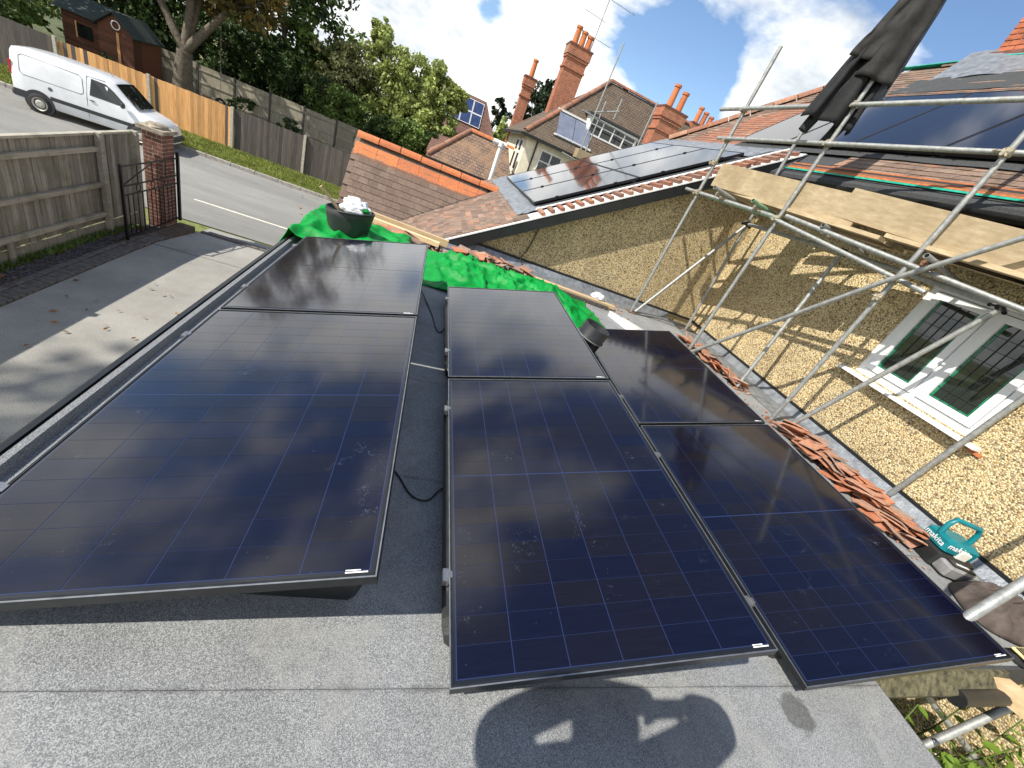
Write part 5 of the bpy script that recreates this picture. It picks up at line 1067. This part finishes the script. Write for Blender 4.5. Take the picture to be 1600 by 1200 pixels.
def stack(t, x, y_, w_, d, z0, z1, n, ph, pr=.12):
    s_ = MB().bb((x - w_ / 2, y_ - d / 2, z0), (x + w_ / 2, y_ + d / 2, z1)).build('chimney_stack', 'far_brick_x', t)
    for k, (za, zb, e) in enumerate(((z1 - .95, z1 - .86, .05), (z1 - .52, z1 - .42, .045), (z1 - .40, z1 - .02, .075))): MB().bb((x - w_ / 2 - e, y_ - d / 2 - e, za), (x + w_ / 2 + e, y_ + d / 2 + e, zb)).build('corbel_band', 'far_brick_x', s_)
    MB().bb((x - w_ / 2 - .1, y_ - d / 2 - .1, z1 - .02), (x + w_ / 2 + .1, y_ + d / 2 + .1, z1 + .05)).build('stack_cap', 'brick_dull', s_)
    pots(s_, [x + (k - (n - 1) / 2) * w_ / n * .95 for k in range(n)], y_, z1 + .05, ph, pr); return s_
dh = thing('neighbour_house', 'large cream house with steep brown tiled roof, dormer and tall brick chimneys', 'house', (8, 24, -3.3))
fs_, hp_ = hip_house(dh, 3.35, 14.5, 20.95, 28, 2.35, 6.08, 7.33, 12.5, 24.5, ('far_tile_x', 'far_tile_y'))
MB().bb((3.65, 21.25, -3.3), (14.2, 27.7, 2.34)).build('wall', 'cream_render', dh)
MB().bb((3.30, 20.88, 2.20), (14.5, 20.96, 2.32)).build('gutter', 'black_trim', dh); MB().bb((3.26, 20.9, 2.20), (3.345, 28, 2.32)).build('gutter', 'black_trim', dh)
MB().tube((4.15, 21.2, 2.2), (4.15, 21.2, .6), .04, 8).build('downpipe', 'black_trim', dh)
for a, b_, k in (((3.4, 21.0, 2.42), (7.33, 24.5, 6.14), 14), ((7.33, 24.5, 6.14), (12.5, 24.5, 6.14), 14)): ridge_run(fs_, a, b_, k, 'tile_red', .12)
def casement(t, x0, x1, z0, z1, y_, nx, nz, axis='x', mat='white_paint'):
    w = MB(); f = .055
    def bb(a0, a1, c0, c1, d0, d1): w.bb((a0, y_ + d0, c0), (a1, y_ + d1, c1)) if axis == 'x' else w.bb((y_ + d0, a0, c0), (y_ + d1, a1, c1))
    bb(x0, x1, z0, z0 + f, -.06, .02); bb(x0, x1, z1 - f, z1, -.06, .02)
    for i in range(nx + 1): q = x0 + (x1 - x0 - f) * i / nx; bb(q, q + f, z0 + f, z1 - f, -.06, .02)
    for j in range(1, nz): q = z0 + (z1 - z0) * (.62 if nz == 2 else j / nz); bb(x0 + f, x1 - f, q - .02, q + .02, -.05, .02)
    w = w.build('window', mat, t)
    for i in range(nx):
        for j in range(nz):
            g = MB(); a0 = x0 + (x1 - x0) * i / nx + f; a1 = x0 + (x1 - x0) * (i + 1) / nx - f * .5; zc_ = [z0 + f, z0 + (z1 - z0) * .62, z1 - f] if nz == 2 else [z0 + f + (z1 - z0 - 2 * f) * q / nz for q in range(nz + 1)]
            (g.bb((a0, y_ - .03, zc_[j] + .03), (a1, y_ - .015, zc_[j + 1] - .03)) if axis == 'x' else g.bb((y_ - .03, a0, zc_[j] + .03), (y_ - .015, a1, zc_[j + 1] - .03))); g.build('pane', 'glass_dark', w)
    return w
casement(dh, 4.45, 5.55, .75, 2.0, 21.24, 2, 2)
for y0, y1 in ((21.75, 22.35), (22.9, 23.5)):
    w = MB().bb((3.58, y0, .55), (3.648, y1, 2.1)).build('window', 'white_paint', dh)
    for k in range(4): yy = y0 + .09 + k * .14; MB().bb((3.565, yy, .75), (3.579, yy + .07, 1.45)).build('pane', 'glass_dark', w); MB().bb((3.565, yy, 1.58), (3.579, yy + .07, 2.0)).build('pane', 'glass_dark', w)
    MB().bb((3.5, y0 - .03, .42), (3.60, y1 + .03, .47)).build('sill', 'stone_cap', w)
dz = lambda y_: 2.35 + (y_ - 20.95) * 3.73 / 3.55
dm = MB().bb((6.3, 22.0, 3.15), (9.0, 24.0, 4.18)).build('dormer', 'white_paint', dh)
MB().bb((6.15, 21.82, 4.19), (9.15, 24.1, 4.27)).build('dormer_roof', 'felt_dark', dm)
casement(dh, 6.4, 8.92, 3.42, 4.14, 21.99, 4, 2)
sl_ = Vector((0, 3.55, 3.73)).normalized(); nn_ = Vector((0, -3.73, 3.55)).normalized()
for k in range(2):
    c = Vector((5.28 + k * .86, 21.75, dz(21.75))) + nn_ * .06; MB().box(c, (.83, 1.35, .07), Matrix((Vector((1, 0, 0)), sl_, nn_)).transposed()).build('collector_panel', 'blue_grey_panel', dh)
MB().beam((4.75, 21.27, dz(21.27) + .1), (6.7, 21.27, dz(21.27) + .1), .08, .08).build('panel_rail', 'white_paint', dh); MB().beam((4.75, 22.27, dz(22.27) + .1), (6.7, 22.27, dz(22.27) + .1), .08, .08).build('panel_rail', 'white_paint', dh)
cs = stack(dh, 5.35, 25.2, 1.1, .75, 3.2, 6.75, 3, .75, .15); stack(dh, 10.0, 22.0, 1.15, .8, 3.2, 5.75, 2, .95, .15); stack(dh, 13.6, 25.5, 1.3, .7, 4.6, 6.4, 3, .8, .14)
stack(dh, 3.85, 28.0, .55, .55, 1.2, 5.1, 1, .85, .14)
ar = thing('tv_aerial', 'thin television aerial on the tallest brick chimney', 'aerial', (5.9, 25.2, 6.7)); MB().tube((5.88, 25.2, 6.6), (5.9, 25.2, 9.1), .025, 6).build('mast', 'galvanised', ar)
for z, l0, l1, k in ((9.0, -.6, 1.5, 9), (8.2, -1.0, .2, 7), (7.45, -1.0, .9, 8)):
    bm = MB().tube((5.9 + l0, 25.2, z), (5.9 + l1, 25.2, z - .05), .014, 5).build('boom', 'galvanised', ar)
    for i in range(k): x = 5.9 + l0 + (l1 - l0) * i / (k - 1); MB().tube((x, 25.0, z - .14), (x, 25.4, z + .1), .007, 4).build('element', 'galvanised', bm)
fsx = thing('neighbour_scaffolding', 'small tube scaffold against the neighbouring tiled roof', 'scaffolding', (7, 20.4, 0))
for a, b_, nm_ in (((5.95, 20.3, 1.6), (5.95, 20.3, 6.6), 'standard'), ((6.35, 20.8, 1.4), (6.35, 20.8, 4.7), 'standard'), ((8.45, 20.4, 3.0), (8.45, 20.4, 5.5), 'standard'), ((5.4, 20.45, 3.98), (9.2, 20.45, 3.84), 'ledger'), ((5.95, 20.5, 4.12), (7.0, 20.5, 4.55), 'ledger'), ((6.9, 20.5, 4.2), (6.9, 20.5, 5.0), 'standard'), ((5.2, 20.4, 2.2), (6.5, 20.4, 2.1), 'ledger')): MB().tube(a, b_, .032, 8).build(nm_, 'galvanised', fsx)
MB().bb((5.85, 20.2, 2.25), (6.55, 20.8, 2.62)).build('platform_box', 'scaffold_board', fsx)
eh = thing('low_neighbour_house', 'low cream building with a brown hipped roof behind the porch', 'house', (1.5, 21, -3.3))
f2, _ = hip_house(eh, -.48, 3.28, 19.0, 24, .04, 1.46, 1.12, 3.0, 21.5, ('far_tile_pale_x', 'far_tile_pale_y'))
MB().bb((-.22, 19.3, -3.3), (3.2, 23.7, .03)).build('wall', 'cream_render', eh); MB().bb((-.5, 18.92, -.12), (3.28, 18.995, .01)).build('gutter', 'black_trim', eh)
ridge_run(f2, (-.45, 19.02, .10), (1.12, 21.5, 1.52), 8, 'tile_red', .11); ridge_run(f2, (1.12, 21.5, 1.52), (3.25, 21.5, 1.52), 7, 'ridge_orange', .12)
casement(eh, 1.75, 2.5, -.75, -.3, 19.29, 3, 2, mat='wood_dark')
fh = thing('panelled_house', 'distant reddish-brown roof with eight blue solar panels', 'house', (2, 38, -3))
MB().poly([(-2.6, 36, .35), (3.9, 36, .35), (3.6, 36.9, 1.9), (2.6, 38.4, 3.75), (-1.5, 38.4, 3.75)], (0, .05, -.15)).build('roof_slope', 'far_tile_red_x', fh)
MB().bb((-2.3, 36.3, -3), (3.7, 41, .2)).build('wall', 'brick_dull', fh); MB().poly([(-2.3, 38.4, 3.6), (2.6, 38.4, 3.6), (3.9, 41, .3), (-2.6, 41, .3)], (0, 0, -.1)).build('roof_back', 'far_tile_red_x', fh)
pn = Vector((0, -3.4, 2.4)).normalized(); ps = Vector((0, 2.4, 3.4)).normalized()
for r in range(2):
    for c in range(4):
        cc = Vector((-.42 + c * .83, 36, .35)) + ps * (2.25 + r * 1.05) + pn * .08; rot = Matrix((Vector((1, 0, 0)), ps, pn)).transposed()
        fr_ = MB().box(cc, (.80, 1.02, .05), rot).build('solar_frame', 'sticker_white', fh); MB().box(cc + pn * .028, (.74, .95, .006), rot).build('solar_glass', 'solar_blue', fr_)
sg = thing('garage_roof', 'dark brick gable end tucked under the yellow green tree', 'building', (-.4, 30, -3)); MB().bb((-.6, 30, -3), (1.8, 33, -.4)).build('wall', 'brick_dull', sg)
MB().poly([(-.8, 29.8, -.45), (1.9, 29.8, -.2), (1.9, 31.5, .7), (-.6, 31.5, .5)], (0, 0, -.1)).build('roof_slope', 'far_tile_red_x', sg)
tree('conifer', 'dark ragged conifer beside the blue panelled roof', (4.2, 44, -3), [((4.2, 44, 4.2), (.8, .8, 1.0)), ((4.3, 44, 2.2), (1.2, 1, 1.5))], 'leaf_conifer', 40, 50, .14, .2, group='trees between the houses')
tree('garden_tree', 'light green tree between the panelled roof and the thin chimney', (5.0, 40, -3), [((4.9, 40, 2.0), (1.2, 1, 1.4)), ((5.3, 40, .2), (1.5, 1.2, 1.4))], 'leaf_light', 50, 56, .14, .2, group='trees between the houses')
tree('conifer', 'dark conifer behind the tallest brick chimney', (5.8, 33, -3), [((6.2, 33, 5.3), (1.0, .9, 1.2)), ((5.4, 33, 4.4), (1.2, 1, 1.4)), ((5.0, 33, 3.0), (1.2, 1, 1.2))], 'leaf_conifer', 70, 56, .12, .2, group='trees between the houses')

# ================================================================== plants and sheets below the roof end
random.seed(5)
pl = thing('climbing_plant', 'bright green climbing plant below the end of the flat roof', 'plant', (4.4, .1, -2.6)); m = MB(); br = MB()
def bigleaf(p, d, up, l_, w_):
    d = Vector(d).normalized(); sd = d.cross(Vector(up)).normalized(); u = sd.cross(d); pts = [p, p + d * l_ * .3 + sd * w_ * .5, p + d * l_ * .68 + sd * w_ * .42, p + d * l_ - u * l_ * .12, p + d * l_ * .68 - sd * w_ * .42, p + d * l_ * .3 - sd * w_ * .5, p + d * l_ * .5 + u * -.01]
    return MB().add(pts, [(0, 1, 6), (1, 2, 6), (2, 3, 6), (3, 4, 6), (4, 5, 6), (5, 0, 6)], True)
for i in range(26):
    b0 = Vector((random.uniform(3.2, 5.6), random.uniform(.1, .55), random.uniform(-1.5, -.55))); e = b0 + Vector((rn(.35), rn(.25), random.uniform(.15, .45))); br.path([b0 - Vector((rn(.2), 0, .6)), b0, e], .006, 5, rs=[.009, .006, .003])
    for k in range(9):
        t = k / 8; p = lerp(b0, e, t); d = Vector((rn(1), rn(1), rn(.5)))
        if d.length > .2: bigleaf(p, d, (0, 0, 1), random.uniform(.06, .13), random.uniform(.03, .07)).build('leaf', 'leaf_bright', pl)
br.build('stem', 'leaf_mid', pl)
for k, (x, y_, z, rz) in enumerate(((4.35, .38, -1.25, .3), (5.0, .42, -1.45, -.2), (5.6, .3, -1.35, .5))): single(MB().box((x, y_, z), (.5, .34, .012), Matrix.Rotation(rz, 3, 'Z') @ Matrix.Rotation(.35 + .1 * k, 3, 'X')), 'plastic_sheet', 'translucent_sheet', ('broken pale sheet under the lower scaffold tube', 'cracked pale sheet beneath the climbing plant', 'jagged pale sheet furthest from the roof end')[k], 'sheet')
single(MB().bb((3.05, .16, -1.1), (3.35, .34, -.95)), 'loose_brick', 'brick', 'red brick lying below the mossy eave', 'brick')

# ================================================================== the photographer (behind the camera; casts the shadow on the roof)
ph = thing('person', 'person standing on the flat roof in dark work clothes holding up a phone', 'person', (-.2, -.25, 0))
def skin(name, verts, edges, radii, root, mat, parent, sub=2):
    me = bpy.data.meshes.new(name); o0 = ORG[parent]; me.from_pydata([tuple(Vector(v) - o0) for v in verts], edges, []); o = bpy.data.objects.new(name, me); COL.objects.link(o); o.parent = parent
    md = o.modifiers.new('skin', 'SKIN'); 
    for i, r in enumerate(radii): me.skin_vertices[0].data[i].radius = (r, r) if not isinstance(r, tuple) else r
    me.skin_vertices[0].data[root].use_root = True; md.use_smooth_shade = True
    o.modifiers.new('sub', 'SUBSURF').levels = sub; o.modifiers['sub'].render_levels = sub; me.materials.append(MATS[mat]); ORG[o] = o0; return o
B = [(-.33, -.28, .95), (-.33, -.26, 1.12), (-.33, -.22, 1.33), (-.36, -.18, 1.47), (-.39, -.15, 1.56), (-.40, -.12, 1.68),
     (-.54, -.16, 1.39), (-.51, -.01, 1.28), (-.33, .02, 1.46), (-.06, -.04, 1.53),
     (-.10, -.20, 1.40), (.40, -.05, 1.30), (.27, -.05, 1.42), (.09, -.05, 1.53),
     (-.45, -.29, .88), (-.47, -.28, .48), (-.48, -.30, .09), (-.48, -.16, .04), (-.21, -.29, .88), (-.19, -.27, .48), (-.18, -.30, .09), (-.18, -.16, .04)]
Ed = [(0, 1), (1, 2), (2, 3), (3, 4), (4, 5), (2, 6), (6, 7), (7, 8), (8, 9), (2, 10), (10, 11), (11, 12), (12, 13), (0, 14), (14, 15), (15, 16), (16, 17), (0, 18), (18, 19), (19, 20), (20, 21)]
Ra = [.17, .17, .17, .065, .085, .075, .095, .075, .066, .045, .095, .078, .07, .045, .10, .07, .05, .045, .10, .07, .05, .045]
def dens(): pass
skin('body', B, Ed, Ra, 0, 'cloth_charcoal', ph)
blob((-.395, -.12, 1.63), .105, 60, .04, (.82, .98, 1.12), 20).build('head', 'skin', ph); blob((-.398, -.135, 1.665), .112, 61, .06, (.85, .98, .95), 20).build('hair', 'hair', ph)
for s_, hx in ((-1, -.07), (1, .09)):
    for k in range(4): MB().path([(hx, -.07, 1.475 + k * .02), (hx + s_ * .004, -.05, 1.48 + k * .02), (hx - s_ * .02, -.035, 1.48 + k * .02)], .009, 6).build('finger', 'skin', ph)
    MB().path([(hx, -.075, 1.45), (hx - s_ * .02, -.07, 1.485), (hx - s_ * .035, -.055, 1.49)], .01, 6).build('thumb', 'skin', ph)
cam_back = -_f * .07
pc = Vector((0, 0, 1.49)) + cam_back; single(MB().bevbox(pc, (.155, .075, .009), .003, Matrix((_r, _u, -_f)).transposed()), 'smartphone', 'black_plastic', 'black smartphone held up by the person on the roof', 'phone')
